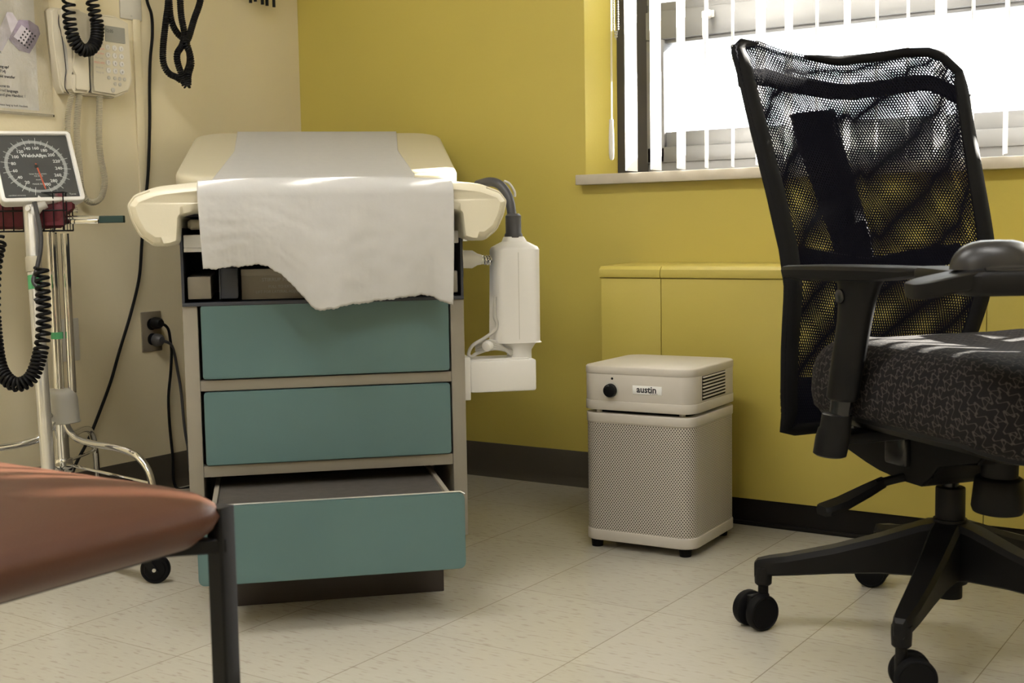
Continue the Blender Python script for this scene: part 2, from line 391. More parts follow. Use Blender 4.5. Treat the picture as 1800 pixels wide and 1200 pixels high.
# ------------------------------------------------------------------ window
wr = struct('window_1', B().box(WX0, WX0+.05, YW-.02, YW+.05, WZ0, WZ1).box(WX1-.05, WX1, YW-.02, YW+.05, WZ0, WZ1)
            .box(WX0+.05, WX1-.05, YW-.02, YW+.05, WZ0, .922).box(WX0+.05, WX1-.05, YW-.02, YW+.05, WZ1-.04, WZ1), alu)
WM['window_1'] = Matrix.Identity(4)
b = B()
b.box(WX0+.001, WX0+.10, YW-.024, YW+.045, WZ0+.001, WZ1-.04)                   # dark jamb channel
b.box(.34, .40, YW-.015, YW+.045, WZ0+.03, WZ1-.04)
obj('window_gasket', b, dalu, wr)
for k, (x0, x1) in enumerate(((-1.683, .34), (.40, WX1-.05))):
    b = B(); y0, y1 = YW-.03, YW+.03
    b.box(x0, x0+.055, y0, y1, .918, 1.262, .002); b.box(x1-.055, x1, y0, y1, .918, 1.262, .002)
    b.box(x0, x1, y0, y1, .918, .962, .003); b.box(x0+.03, x1-.03, y0+.012, y1, .958, 1.004, .003); b.box(x0+.03, x1-.03, y0+.012, y1, 1.252, 1.262, .002)
    obj('sash_frame', b, alu, wr)
    b = B(); b.box(x0, x1, y0-.004, y1, 1.262, 1.34, .003); b.box(x0, x1, y0+.008, y1, 1.335, 1.365, .002); b.box(x0, x0+.04, y0+.005, y1, 1.36, WZ1-.05, .002); b.box(x1-.04, x1, y0+.005, y1, 1.36, WZ1-.05, .002)
    obj('transom_rail', b, alu, wr)
    b = B().box(x0+.05, x1-.05, YW+.005, YW+.009, 1.0, 1.256); b.box(x0+.03, x1-.03, YW+.005, YW+.009, 1.36, WZ1-.05)
    obj('window_pane', b, glass, wr, sm=False)
b = B().cyl((-1.487, YW-.032, 1.316), (-1.487, YW-.050, 1.316), .013, n=20, bev=.003).box(-1.508, -1.470, YW-.040, YW-.033, 1.306, 1.326, .003)
b.tube([(-1.487, YW-.052, 1.322), (-1.489, YW-.055, 1.31), (-1.490, YW-.058, 1.29), (-1.489, YW-.06, 1.255), (-1.488, YW-.06, 1.245)], [.007, .0085, .0065, .006, .004], 12)
obj('window_latch', b, whitep, wr)

# ------------------------------------------------------------------ vertical blind
vb = thing('vertical_blind', 'white vertical vinyl blind hanging open in the window recess', 'blind', (-.4, 3.05, 1.7))
obj('headrail', B().box(WX0+.01, WX1-.01, 3.035, 3.058, 1.70, 1.742, .004), whitep, vb, world=True)
cx = -1.633; i = 0
turn = [96, 97.5, 101, 110, 111, 96, 98, 107, 98, 105, 104, 87, 100, 108]
turned = {19: 78, 20: 73, 21: 76, 22: 84}
while cx < WX1-.04:
    a = R(turn[i] if i < len(turn) else turned.get(i, random.uniform(101, 108)))
    d = V((math.cos(a), math.sin(a), 0)); n = V((-d.y, d.x, 0)); hw = .0435; zb = .889
    prof = [(hw*(2*k/8-1), .005*(1-(2*k/8-1)**2)) for k in range(9)]
    def ring(z, cx=cx, d=d, n=n, prof=prof):
        return [V((cx, 3.052, z))+d*p[0]+n*p[1] for p in prof]+[V((cx, 3.052, z))+d*p[0]+n*(p[1]-.0007) for p in reversed(prof)]
    obj('slat', B().loft([ring(zb), ring(1.3), ring(1.71)]), slatm, vb, world=True)
    cx += .0745; i += 1
b = B()
for z0 in (0,): b.tube([(-1.689, 3.048, 1.70), (-1.690, 3.048, 1.35), (-1.692, 3.048, 1.03)], .0011, 6); b.tube([(-1.684, 3.048, 1.70), (-1.687, 3.048, 1.35), (-1.689, 3.048, 1.03)], .0011, 6)
cd = obj('pull_cord', b, ivory, vb, world=True)
obj('cord_weight', B().lathe([(.003, 0), (.006, .004), (.0075, .02), (.0075, .06), (.0065, .085), (.006, .108), (.005, .11)], (-1.692, 3.048, .921), n=16), whitep, cd, world=True)
b = B(); z = 1.70
while z > 1.25:
    for dx in (-1.681, -1.668):
        b._merge((lambda t: (bmesh.ops.create_uvsphere(t, u_segments=6, v_segments=4, radius=.0026), t)[1])(bmesh.new()), Matrix.Translation((dx+(.004 if z < 1.27 else 0)*(1 if dx < -1.675 else -1), 3.048, z)))
    z -= .0065
b.tube([(-1.681, 3.048, 1.70), (-1.681, 3.048, 1.27), (-1.675, 3.048, 1.243), (-1.668, 3.048, 1.27), (-1.668, 3.048, 1.70)], .0008, 5)
obj('bead_chain', b, lgrey, vb, world=True)

# ------------------------------------------------------------------ radiator cover
YC = 2.858
rc = thing('radiator_cover', 'long yellow painted metal radiator cover below the window', 'radiator cover', (-.5, 2.96, 0))
def cover(x0, x1, nm):
    b = B().box(x0, x1, YC, YC+.012, .066, .606, .001); return obj(nm, b, yellow, rc, world=True)
xs = [-1.622, -1.448, -.655, .15, .95, 1.55]
for x0, x1 in zip(xs, xs[1:]): cover(x0+.001, x1-.001, 'front_panel')
prof = [(YB-.001, .606), (YC+.004, .606), (YC-.004, .609), (YC-.006, .616), (YC-.003, .629), (YC+.006, .637), (YB-.001, .641)]
for x0, x1 in ((-1.625, -1.449), (-1.447, 1.55)):
    obj('top_lip', B().prism(prof, lambda p: V((x0, p[0], p[1])), lambda p: V((x1, p[0], p[1]))), yellow, rc, world=True)
obj('end_panel', B().box(-1.622, -1.612, YC+.012, YB-.001, .066, .606), yellow, rc, world=True)
obj('kick_plate', B().box(-1.612, 1.55, YC+.006, YC+.016, 0, .068).box(-1.612, 1.55, YC-.004, YC+.006, 0, .010, .002), kickm, rc, world=True)

# ------------------------------------------------------------------ ceiling lights
for k, (x, y) in enumerate(((-1.75, .9), (.3, .9), (-.7, -1.1))):
    cl = thing('ceiling_light', ['white fluorescent ceiling light nearest the cream wall', 'white fluorescent ceiling light nearest the window wall', 'white fluorescent ceiling light farthest from the window'][k], 'ceiling light', (x, y, ZC-.05))
    obj('light_frame', B().box(-.62, .62, -.16, -.15, 0, .05).box(-.62, .62, .15, .16, 0, .05).box(-.62, -.61, -.15, .15, 0, .05).box(.61, .62, -.15, .15, 0, .05), whitep, cl)
    obj('diffuser', B().box(-.61, .61, -.15, .15, .006, .04, .004), lampm, cl)

# ------------------------------------------------------------------ exam table (local: x right, y back, z up)
TO = (-1.67437, 1.86676, 0)
ta = thing('exam_table', 'teal and taupe medical exam table with cream upholstered top and open bottom step', 'exam table', TO, R(45))
b = B()
b.box(-.283, -.255, 0, 1.25, .114, .605, .002); b.box(.240, .268, 0, 1.25, .114, .605, .002); b.box(-.255, .240, 1.23, 1.25, .114, .605)
b.box(-.255, .240, .02, 1.23, .114, .124); b.box(-.255, .24, .3, .31, .124, .6)
obj('cabinet_body', b, taupe, ta)
b = B().box(-.255, .24, .004, .03, .432, .453, .001).box(-.255, .24, .004, .03, .262, .284, .001)
obj('drawer_rail', b, taupe, ta)
obj('plinth', B().box(-.225, .215, 0, 1.2, 0, .114, .002), dbrown, ta)
b = B()   # open stirrup bay above the drawers
b.box(-.283, -.278, 0, 1.25, .605, .777); b.box(.263, .268, 0, 1.25, .605, .777); b.box(-.283, .268, -.004, 1.25, .599, .606, .001)
b.box(-.278, .263, .45, .46, .606, .777); b.box(-.283, .268, .02, 1.25, .772, .777)
obj('stirrup_bay', b, bluegrey, ta)
obj('stirrup_housing', B().box(-.272, -.228, .01, .3, .612, .656, .002), taupe, ta)
obj('stirrup_housing', B().box(.212, .258, .01, .3, .612, .656, .002), taupe, ta)
b = B().box(-.212, -.176, .0, .06, .612, .672, .004).box(-.212, -.209, -.003, .06, .612, .690, .001)
obj('stirrup_lever', b, bluegrey, ta)
lp = obj('label_panel', B().box(-.170, .20, .03, .045, .608, .660, .001).box(-.17, .2, .018, .045, .655, .668, .001), taupe, ta)
b = B()
for tx, z, sz in (('STIRRUP POSITION', .643, .010), ('PULL TO EXTEND', .630, .0075), ('LIFT FOR LATERAL ADJUSTMENT', .620, .0075)):
    b.text(tx, sz, (-.088, .0295, z), (1, 0, 0), (0, 0, 1))
obj('label_text', b, greyprint, lp)
obj('slide_rail', B().box(-.276, .26, .0, .02, .712, .737, .002).box(-.276, -.24, 0, .015, .704, .712, .001), whitep, ta)
b = B().tube([(-.268, .03, .757), (-.262, .03, .757), (.248, .03, .757), (.254, .03, .757)], [.006, .0105, .0105, .006], 14)
obj('headrest_roll', b, vinyl, ta)
# drawers
def drawer(z0, z1, y, x0=-.249, x1=.236):
    t = bmesh.new(); b = B(); poly = rrect(x0, x1, z0, z1, .006 if y > -.1 else .012, 4)
    b.prism(poly, lambda p: V((p[0], y, p[1])), lambda p: V((p[0], y+.018, p[1])))
    bmesh.ops.bevel(b.bm, geom=[e for e in b.bm.edges if abs(e.verts[0].co.y-y) < 1e-5 and abs(e.verts[1].co.y-y) < 1e-5], offset=.0015, segments=2, affect='EDGES')
    f = obj('drawer', b, teal, ta, ang=40)
    return f
drawer(.456, .600, -.004); drawer(.286, .430, -.004)
st = drawer(.100, .246, -.20, -.262, .230)
obj('drawer_edge_trim', B().tube([(-.262, -.196, .244), (-.255, -.196, .2475), (.222, -.196, .2475), (.230, -.196, .242)], .0018, 8), steel, st)
obj('step_tread', B().box(-.226, .198, -.18, .28, .215, .237, .002), carpet, st)
b = B().box(-.236, -.227, -.18, .28, .15, .241, .001).box(.199, .208, -.18, .28, .15, .241, .001)
obj('step_side_rail', b, taupe, st)
# front cushion: inverted U section swept backwards with a rolled front edge
S0 = -.010
half = [(0, .842), (.12, .842), (.23, .838), (.31, .830), (.352, .815), (.367, .795), (.360, .765), (.345, .735), (.320, .716), (.290, .716), (.271, .722), (.268, .750), (.266, .772), (.24, .778), (.12, .778), (0, .778)]
def dens(p):
    o = []
    for a, c in zip(p, p[1:]): o += [a, ((a[0]+c[0])/2, (a[1]+c[1])/2)]
    return o+[p[-1]]
sec = dens(half); sec = [(x, z) for x, z in sec] + [(-x, z) for x, z in reversed(sec[1:-1])]
sec = [tuple(q) for q in chaikin([(a, c) for a, c in sec], 2)]
def inset(poly, d):
    n = len(poly); out = []
    for k in range(n):
        a, p, c = V(poly[k-1]), V(poly[k]), V(poly[(k+1) % n]); t = (c-a).normalized(); nn = V((t.y, -t.x)); out.append(p+nn*d)
    return out
sgn = 1
ar = sum(sec[k-1][0]*sec[k][1]-sec[k][0]*sec[k-1][1] for k in range(len(sec)))
sgn = 1 if ar < 0 else -1
def inset2(poly, d):
    q = inset(poly, d); return [a if a.y > .79 or abs(b_[0]) > .30 else V(b_).lerp(a, .35) for a, b_ in zip(q, poly)]
rings = []
for y, d in ((-.058, .018), (-.0555, .013), (-.050, .008), (-.042, .0035), (-.030, .0008), (-.01, 0), (.20, 0), (.40, 0), (.59, 0), (.61, .004), (.62, .014)):
    rings.append([V((S0+q[0], y + (.0 if y > -.02 else .012*min(1, abs(q[0])/.367)**3), q[1])) for q in inset2(sec, d*sgn)])
cu = obj('seat_cushion', B().loft(rings, cap=False).capt(rings[0]).capt(rings[-1]), vinyl, ta, ang=60)
pts = [V((S0+q[0]*1.0, -.046 + .012*min(1, abs(q[0])/.367)**3, q[1])) for q in inset(sec, .0055*sgn) if q[0] < -.318 or q[0] > .318]
for sg in (-1, 1):
    pp = [p for p in pts if (p.x-S0)*sg > .318]
    obj('piping', B().tube(pp, .0022, 8), vinyl2, cu)
# raised back cushion
A15 = R(14.2)
def bk(s_, l, h): return V((s_+.018+.035*l/.6, .655+l*math.cos(A15)-h*math.sin(A15), .877+l*math.sin(A15)+h*math.cos(A15)))
rings = []
for h, d in ((-.06, .012), (-.055, .005), (-.045, 0), (-.014, 0), (-.006, .003), (-.002, .008), (0, .016), (.0015, .03)):
    rings.append([bk(p[0], p[1], h) for p in rrect(-.352+d, .352-d, d, .62-d, .085-d, 10)])
obj('back_cushion', B().loft(rings), vinyl2, ta, ang=60)
obj('back_support', B().loft([[bk(p[0], p[1], h) for p in rrect(-.2, .2, .05, .52, .02, 3)] for h in (-.10, -.062)]).box(-.15, .2, .95, .98, .77, .9), bluegrey, ta)
obj('side_latch', B().box(.268, .274, .03, .06, .64, .70, .002).box(.268, .279, .0, .022, .715, .735, .002), chrome, ta)

# ------------------------------------------------------------------ exam paper
px2s = lambda x: (x-583)*.00113+.006
tear = [(362, 472), (385, 472), (400, 470), (420, 470), (440, 467), (456, 467), (470, 470), (480, 476), (490, 482), (500, 491), (510, 503), (522, 515), (532, 527), (541, 538), (548, 546), (554, 549), (566, 547), (580, 545), (600, 541), (620, 538), (640, 537), (660, 534), (690, 531), (715, 529), (735, 525), (748, 528), (760, 532), (772, 539), (785, 542), (796, 547)]
def tearz(s_):
    x = (s_-.006)/.00113+583; x = min(max(x, 362), 796)
    for (a, ya), (c, yc) in zip(tear, tear[1:]):
        if a <= x <= c: y = ya+(yc-ya)*(x-a)/(c-a); return .605+(533-y)*.00111+.0008*math.sin(x*.31)+.0006*math.sin(x*.83+1)+.0007*math.sin(x*.127)
    return .6
from mathutils import noise
def paperpt(u, v):
    sw = -.244+.486*u
    top = lambda sx: (.842 if abs(sx-S0) < .12 else .842-.004*(abs(sx-S0)-.12)/.11)+.0022
    ripple = .0035*math.sin(9*u+3*v)+.002*math.sin(23*u+5)
    if v < .35:
        k = v/.35; z0 = tearz(sw); z = z0+(.806-z0)*k
        y = -.066-.010*math.sin(k*PI)*.6+ripple*(1-k)*1.6-.004*(1-k)
        cr_ = noise.noise(V((u*11, v*26, 3)))*.0013+abs(noise.noise(V((u*26, v*60, 7))))*.0008
        y -= cr_*min(1, (1-k)*5+.15)
        return V((sw+.006*(1-k)*(-1 if u > .5 else 1)*abs(2*u-1), y, z))
    if v < .45:
        k = (v-.35)/.10; a = k*PI/2; zt = top(sw)
        return V((sw, -.066+.046*(1-math.cos(a)), .806+(zt-.806)*math.sin(a)))
    if v < .68:
        k = (v-.45)/.23; return V((sw+.004*math.sin(k*3), -.02+.64*k, top(sw)+.0005+(.028*max(0, k-.9)*10)))
    k = (v-.68)/.32; hw = .243-.025*min(1, k*2)+.012*max(0, k-.5)*2
    s2_ = (2*u-1)*hw
    p = bk(s2_-.006+.0*k, -.02+.645*k, .0045 if k < .985 else -.004); return p
b = B().grid(paperpt, 220, 110)
ep = tag(obj('exam_paper', b, paper, ang=80), 'torn white paper sheet draped down the front of the exam table', 'paper')
ep.data.transform(Matrix.Identity(4)); ep.location = TO; ep.rotation_euler = (0, 0, R(45))
md = ep.modifiers.new('thickness', 'SOLIDIFY'); md.thickness = .0003

# ------------------------------------------------------------------ wall-plugged exam lamp housing beside the table
ld = thing('exam_lamp', 'white boxy exam lamp with black hose mounted on the right of the exam table', 'lamp', tuple(WM[ta.name] @ V((.345, .09, .40))), R(45))
WM[ld.name] = Matrix.Translation(WM[ta.name] @ V((.345, .09, .40))) @ Matrix.Rotation(R(45), 4, 'Z')
def ldw(b):   # author in table coordinates
    bmesh.ops.transform(b.bm, matrix=Matrix.Translation((-.345, -.09, -.40)), verts=b.bm.verts); return b
def oct(x0, x1, y0, y1, c): return rrect(x0, x1, y0, y1, c*.75, 5)
rings = [[V((p[0], p[1], z)) for p in oct(x0, x1, y0, y1, c)] for x0, x1, y0, y1, c, z in (
    (.340, .440, .035, .115, .026, .502), (.336, .437, .035, .115, .028, .505), (.340, .438, .035, .115, .030, .695), (.343, .435, .038, .112, .03, .701), (.364, .414, .055, .095, .016, .712), (.368, .408, .058, .092, .013, .722))]
hb = obj('lamp_housing', ldw(B().loft(rings)), whitep, ld, ang=30)
obj('housing_seam', ldw(B().box(.3885, .3895, .0344, .036, .51, .69)), lgrey, hb)
obj('housing_stem', ldw(B().lathe([(.026, -.03), (.026, -.012), (.034, .0), (.04, .006)], (.396, .075, .497), n=24)), whitep, ld)
pts = smooth([(.388, .075, .720), (.386, .075, .75), (.385, .078, .775), (.380, .085, .805), (.368, .10, .828), (.352, .13, .838), (.335, .19, .835)], 8)
hs = obj('black_hose', ldw(B().tube(pts, .0098, 14).lathe([(.019, 0), (.019, .006), (.0165, .010), (.0165, .045), (.012, .05)], (.388, .075, .720), n=20)), greyrub, ld)
obj('hose_clip', ldw(B().tube(smooth([(.372, .088, .838), (.384, .088, .832), (.394, .086, .815), (.394, .085, .805)], 5), .0025, 8)), lgrey, hs)
b = B().lathe([(.018, 0), (.0185, .003), (.0185, .026), (.012, .037), (.010, .046)], (.270, .055, .678), (1, 0, -.04), 22)
obj('support_knob', ldw(b), whitep, ld)
obj('knob_spring', ldw(coil([(.314, .055, .676), (.338, .058, .674)], .0085, .0022, .006)), chrome, ld)
b = B().box(.268, .284, .03, .12, .388, .477, .002)
b.box(.284, .424, .035, .115, .402, .468, .005); b.box(.284, .41, .04, .11, .466, .471, .002)
obj('wall_bracket', ldw(b), whitep, ld)
loops = []
for k in range(4):
    ry = .012+.004*k; loops += [(.305, .06+ry*.3, .482+.006*k), (.335, .05-ry*.3, .492+.005*k), (.372, .055, .486-.002*k), (.385, .075, .479), (.350, .082, .488+.004*k), (.315, .078, .488+.004*k)]
cd = [(.34, .04, .60), (.338, .04, .56), (.343, .04, .545), (.338, .04, .530), (.315, .045, .513), (.292, .045, .50), (.284, .05, .483), (.29, .05, .476)] + loops
obj('power_cord', ldw(B().tube(smooth(cd, 7), .0038, 8)), cordw, ld)
obj('cord_tie', ldw(B().cyl((.318, .04, .496), (.334, .055, .502), .011, n=14, bev=.003)), whitep, ld)

# ------------------------------------------------------------------ air purifier
pc = V((-1.33, 2.62, 0))
ap = thing('air_purifier', 'beige square air purifier with perforated casing beside the exam table', 'air purifier', tuple(pc), R(3))
W2 = .1375
def rr_(h, r=.036, d=0, n=8): return lambda z: [V((p[0], p[1], z)) for p in rrect(-h+d, h-d, -h+d, h-d, r-d, n)]
def slab(z0, z1, h=W2, r=.036, bev=.002):
    f = lambda d, z: [V((p[0], p[1], z)) for p in rrect(-h+d, h-d, -h+d, h-d, max(r-d, .002), 8)]
    return B().loft([f(bev, z0), f(bev*.3, z0+bev*.4), f(0, z0+bev), f(0, z1-bev), f(bev*.3, z1-bev*.4), f(bev, z1)])
t = rrect(-W2+.002, W2-.002, -W2+.002, W2-.002, .034, 8); n = len(t); per = [0]
for k in range(n): per.append(per[-1]+math.dist(t[k], t[(k+1) % n]))
b = B(); lay = b.bm.loops.layers.uv.verify()
vr = [[b.bm.verts.new((p[0], p[1], z)) for p in t] for z in (.044, .298)]
for k in range(n):
    f = b.bm.faces.new((vr[0][k], vr[0][(k+1) % n], vr[1][(k+1) % n], vr[1][k]))
    for l, uv in zip(f.loops, ((per[k], .044), (per[k+1], .044), (per[k+1], .298), (per[k], .298))): l[lay].uv = uv
obj('perforated_casing', b, perf, ap, uv=True)
obj('base_band', slab(.020, .045), purif, ap)
obj('middle_band', slab(.294, .316), purif, ap)
lc = obj('motor_housing', slab(.327, .408), purif, ap)
obj('top_lid', slab(.405, .424, W2+.001, .037, .003), purif, ap)
obj('lower_trim', slab(.324, .345, W2+.0012, .0372, .001), purif, ap)
obj('inner_filter', slab(.30, .33, W2-.02, .02), rubber, ap)
for k, (x, y) in enumerate(((-.1, -.108), (.104, -.104), (-.1, .1), (.1, .1))):
    obj('spacer', B().cyl((x, y-.012 if y < 0 else y, .314), (x, y-.012 if y < 0 else y, .328), .007, n=16), purif, ap)
for x in (-.112, .108):
    for y in (-.112, .11): obj('foot', B().cyl((x, y, 0), (x, y, .021), .013, .015, 20), rubber, ap)
kb = obj('control_knob', B().lathe([(.0135, 0), (.0135, .002), (.0155, .003), (.0145, .013), (.011, .0145)], (-.060, -W2-.0005, .370), (0, -1, 0), 28), black, ap)
obj('knob_recess', B().lathe([(.0185, 0), (.0185, .0008), (.016, .0012)], (-.060, -W2+.0002, .371), (0, -1, 0), 28), lgrey, ap)
b = B()
for k, a in enumerate((150, 125, 105, 90)):
    b.box(-.0009, .0009, -.0003, .0003, -.0018, .0018, M=Matrix.Translation((-.060+.010*math.cos(R(a)), -W2-.0145, .370+.010*math.sin(R(a)))))
obj('knob_marks', b, white, kb)
obj('indicator_hole', B().cyl((-.058, -W2+.001, .3965), (-.058, -W2-.0006, .3965), .0028, n=14), rubber, ap)
lb = obj('name_label', B().box(-.007, .064, -W2-.0012, -W2+.001, .364, .3835, .0006), white, ap)
b = B().text('austin', .0205, (.0275, -W2-.0014, .3685), (1, 0, 0), (0, 0, 1), off=.0006, sx=1.0); b.text('air systems', .0042, (.045, -W2-.0014, .3655), (1, 0, 0), (0, 0, 1))
obj('label_text', b, inkblk, lb)
vg = obj('vent_grille', B().box(W2-.001, W2+.0004, -.083, .058, .350, .4045), rubber, ap)
for k in range(7):
    z = .353+.0075*k
    obj('louvre', B().box(-.069, .069, -.0008, .0008, -.0024, .0024, M=Matrix.Translation((W2+.001, -.0125, z+.0035)) @ Matrix.Rotation(R(90), 4, 'Z') @ Matrix.Rotation(R(-55), 4, 'X')), purif, ap)
# ------------------------------------------------------------------ office chair (local: x = facing direction, y = sitter's left)
OC = (-.572, 2.25, 0)
oc = thing('office_chair', 'black mesh-back swivel office chair with zigzag fabric seat under the window', 'chair', OC, R(-37))
b = B().cyl((0, 0, .072), (0, 0, .13), .0225, n=28, bev=.002).cyl((0, 0, .10), (0, 0, .215), .031, .029, 32).cyl((0, 0, .20), (0, 0, .272), .0255, n=32, bev=.003)
col = obj('column_sleeve', b, black, oc)
obj('gas_lift', B().cyl((0, 0, .26), (0, 0, .33), .0145, n=24), blackg, oc)
for k in range(5):
    a = R(-160+37+72*k); ca, sa = math.cos(a), math.sin(a); X = V((ca, sa, 0)); Y = V((-sa, ca, 0)); Z = V((0, 0, 1))
    rg = []
    for d, hw, z0, z1 in ((.015, .026, .105, .212), (.05, .026, .112, .205), (.12, .0235, .113, .180), (.20, .021, .108, .156), (.28, .018, .100, .137), (.315, .0155, .097, .131), (.335, .012, .094, .126), (.341, .008, .094, .119)):
        P = lambda y, z: X*d+Y*y+Z*z
        rg.append([P(-hw*.75, z1), P(hw*.75, z1), P(hw, z1-.010), P(hw*.95, z0+.004), P(hw*.7, z0), P(-hw*.7, z0), P(-hw*.95, z0+.004), P(-hw, z1-.010)])
    sp = obj('base_leg', B().loft(rg), black, oc, ang=25)
    o = X*.325
    b = B().lathe([(.0125, .078), (.0155, .081), (.0165, .10), (.016, .112)], o, Z, 18)
    obj('leg_socket', b, black, sp)
    # twin wheel caster, trailing direction
    ta_ = a+R([42, 118, -40, 100, 60][k]); ww = V((math.cos(ta_), math.sin(ta_), 0)); ax = V((-ww.y, ww.x, 0)); c0 = o+ww*.018+Z*.033
    b = B().cyl(o+Z*.050, o+Z*.084, .0095, n=14)
    cs = obj('caster', b.box(-.008, .008, -.022, .022, -.004, .030, .004, M=Matrix(((ax.x, ww.x, 0, c0.x-ww.x*.006), (ax.y, ww.y, 0, c0.y-ww.y*.006), (0, 0, 1, c0.z), (0, 0, 0, 1)))), black, oc)
    for sg in (-1, 1):
        obj('wheel', B().lathe([(.010, .009), (.028, .009), (.0325, .012), (.033, .016), (.033, .024), (.031, .028), (.0285, .029), (.027, .0275), (.01, .0275)], c0, ax*sg, 32), rubber, cs)
# mechanism
pr = [(-.30, .395), (-.31, .372), (-.27, .350), (-.235, .330), (-.20, .318), (-.13, .300), (-.09, .296), (-.05, .284), (.03, .283), (.055, .300), (.07, .330), (.17, .345), (.20, .372), (.20, .395)]
b = B().prism(pr, lambda p: V((p[0], -.085, p[1])), lambda p: V((p[0], .085, p[1])))
bmesh.ops.bevel(b.bm, geom=list(b.bm.edges), offset=.004, segments=2, affect='EDGES')
me_ = obj('tilt_mechanism', b, black, oc)
obj('mechanism_bracket', B().box(-.06, .0, -.098, -.08, .312, .365, .006).box(-.22, -.15, -.096, -.08, .33, .36, .004).tube([(-.30, -.10, .388), (.05, -.10, .385)], .003, 8).cyl((-.15, -.10, .36), (-.15, -.10, .40), .006, n=10), blackg, oc)
obj('tension_knob', B().lathe([(.030, 0), (.030, -.045), (.036, -.047), (.0395, -.050), (.043, -.098), (.040, -.106), (.03, -.109)], (.125, 0, .358), (.05, 0, 1), 36), black, oc, ang=50)
obj('height_lever', B().tube(smooth([(.01, -.02, .30), (-.02, -.08, .292), (-.035, -.13, .280)], 5), .008, 10).loft([[V((-.035+dx, y, z+dz)) for dx, dz in ((-.008*w_, -.008), (.008*w_, -.008), (.010*w_, 0), (.008*w_, .008), (-.008*w_, .008), (-.01*w_, 0))] for y, z, w_ in ((-.115, .283, 1), (-.15, .270, 1.7), (-.20, .252, 2.2), (-.235, .244, 2.2), (-.242, .243, 1.6))]), black, oc)
# seat shell and cushion
def seat_ring(z, d, dzf=0):
    pts_ = rrect(-.115+d, .40-d, -.245+d, .245-d, max(.014, .085-d*.5 if d < .1 else .035-(d-.1)*.2), 8)
    out = []
    for x, y in pts_:
        k = max(0, (x-.26)/.14); lift = .02*(x/.4)*0; out.append(V((x, y, z-.028*k*k+ .010*(abs(y)/.245)**2*(1 if z > .48 else 0)*1.0 - .012*max(0, -x-.02)/.1)))
    return out
obj('seat_shell', B().loft([[V((p.x, p.y, min(p.z, z_))) for p in seat_ring(z_, d_)] for z_, d_ in ((.382, .10), (.392, .05), (.412, .012), (.424, .006), (.432, .01))]), black, oc)
rg = [(.415, .022), (.420, .008), (.430, .0), (.455, -.004), (.485, -.002), (.505, .004), (.520, .013), (.530, .026), (.5365, .045), (.539, .075), (.537, .12), (.535, .17), (.534, .215)]
b = B(); lay = b.bm.loops.layers.uv.verify(); rings = [seat_ring(z, d) for z, d in rg]; vr = [[b.bm.verts.new(p) for p in r_] for r_ in rings]; n = len(vr[0])
L_ = [0]
for r0_, r1_ in zip(rings, rings[1:]): L_.append(L_[-1]+(r1_[30]-r0_[30]).length)
pp = [0]
for k in range(n): pp.append(pp[-1]+(rings[4][(k+1) % n]-rings[4][k]).length)
for i in range(len(rings)-1):
    for k in range(n):
        f = b.bm.faces.new((vr[i][k], vr[i][(k+1) % n], vr[i+1][(k+1) % n], vr[i+1][k]))
        top_ = i >= 7
        for l, (ii, kk) in zip(f.loops, ((i, k), (i, k+1), (i+1, k+1), (i+1, k))):
            q = rings[ii][kk % n]
            l[lay].uv = (q.x, q.y) if top_ else (pp[kk], L_[ii])
b.bm.faces.new(vr[0][::-1]); f = b.bm.faces.new(vr[-1])
for l in f.loops: l[lay].uv = (l.vert.co.x, l.vert.co.y)
bmesh.ops.recalc_face_normals(b.bm, faces=b.bm.faces)
obj('seat', b, fabric, oc, uv=True, ang=60)
# armrests
def arm(sy):
    y = sy*.270
    rg = []
    for x, hw, zt, zb in ((-.080, .020, .664, .650), (-.074, .030, .668, .646), (-.02, .036, .670, .645), (.08, .038, .672, .646), (.18, .036, .673, .649), (.25, .030, .673, .656), (.30, .020, .672, .663), (.312, .010, .671, .667)):
        P = lambda a, z: V((x, y+a, z))
        rg.append([P(-hw, zt-.008 if zt-zb > .015 else zt-.002), P(-hw*.9, zt-.002), P(-hw*.5, zt), P(hw*.5, zt), P(hw*.9, zt-.002), P(hw, zt-.008 if zt-zb > .015 else zt-.002), P(hw*.9, zb+.002), P(hw*.6, zb), P(-hw*.6, zb), P(-hw*.9, zb+.002)])
    obj('arm_pad', B().loft(rg), black, oc, ang=40)
    def ell(cx, z, a, c, n=16): return [V((cx+a*math.cos(2*PI*k/n), y+c*math.sin(2*PI*k/n)*1.0, z)) for k in range(n)]
    p_ = obj('arm_post', B().loft([ell(.112, .650, .058, .024), ell(.110, .640, .050, .023), ell(.105, .615, .041, .022), ell(.098, .58, .0375, .021), ell(.083, .52, .0365, .0205), ell(.066, .455, .035, .020), ell(.064, .450, .030, .016)]), black, oc, ang=45)
    obj('release_button', B().cyl((.092, y-.020, .622), (.092, y-.026, .622), .012, n=18, bev=.002) if sy < 0 else B().cyl((.092, y+.020, .622), (.092, y+.026, .622), .012, n=18, bev=.002), blackg, p_)
    obj('arm_upright', B().loft([ell(.058, .42, .024, .013), ell(.066, .455, .025, .013)]), blackg, oc)
    obj('arm_sleeve', B().loft([ell(.030, .352, .030, .018), ell(.031, .355, .037, .022), ell(.040, .385, .037, .023), ell(.045, .400, .0345, .022), ell(.047, .402, .0325, .021), ell(.052, .425, .0325, .020), ell(.053, .427, .028, .017)]).box(.01, .06, min(y, sy*.08), max(y, sy*.08), .374, .392, .004), black, oc, ang=45)
arm(-1); arm(1)
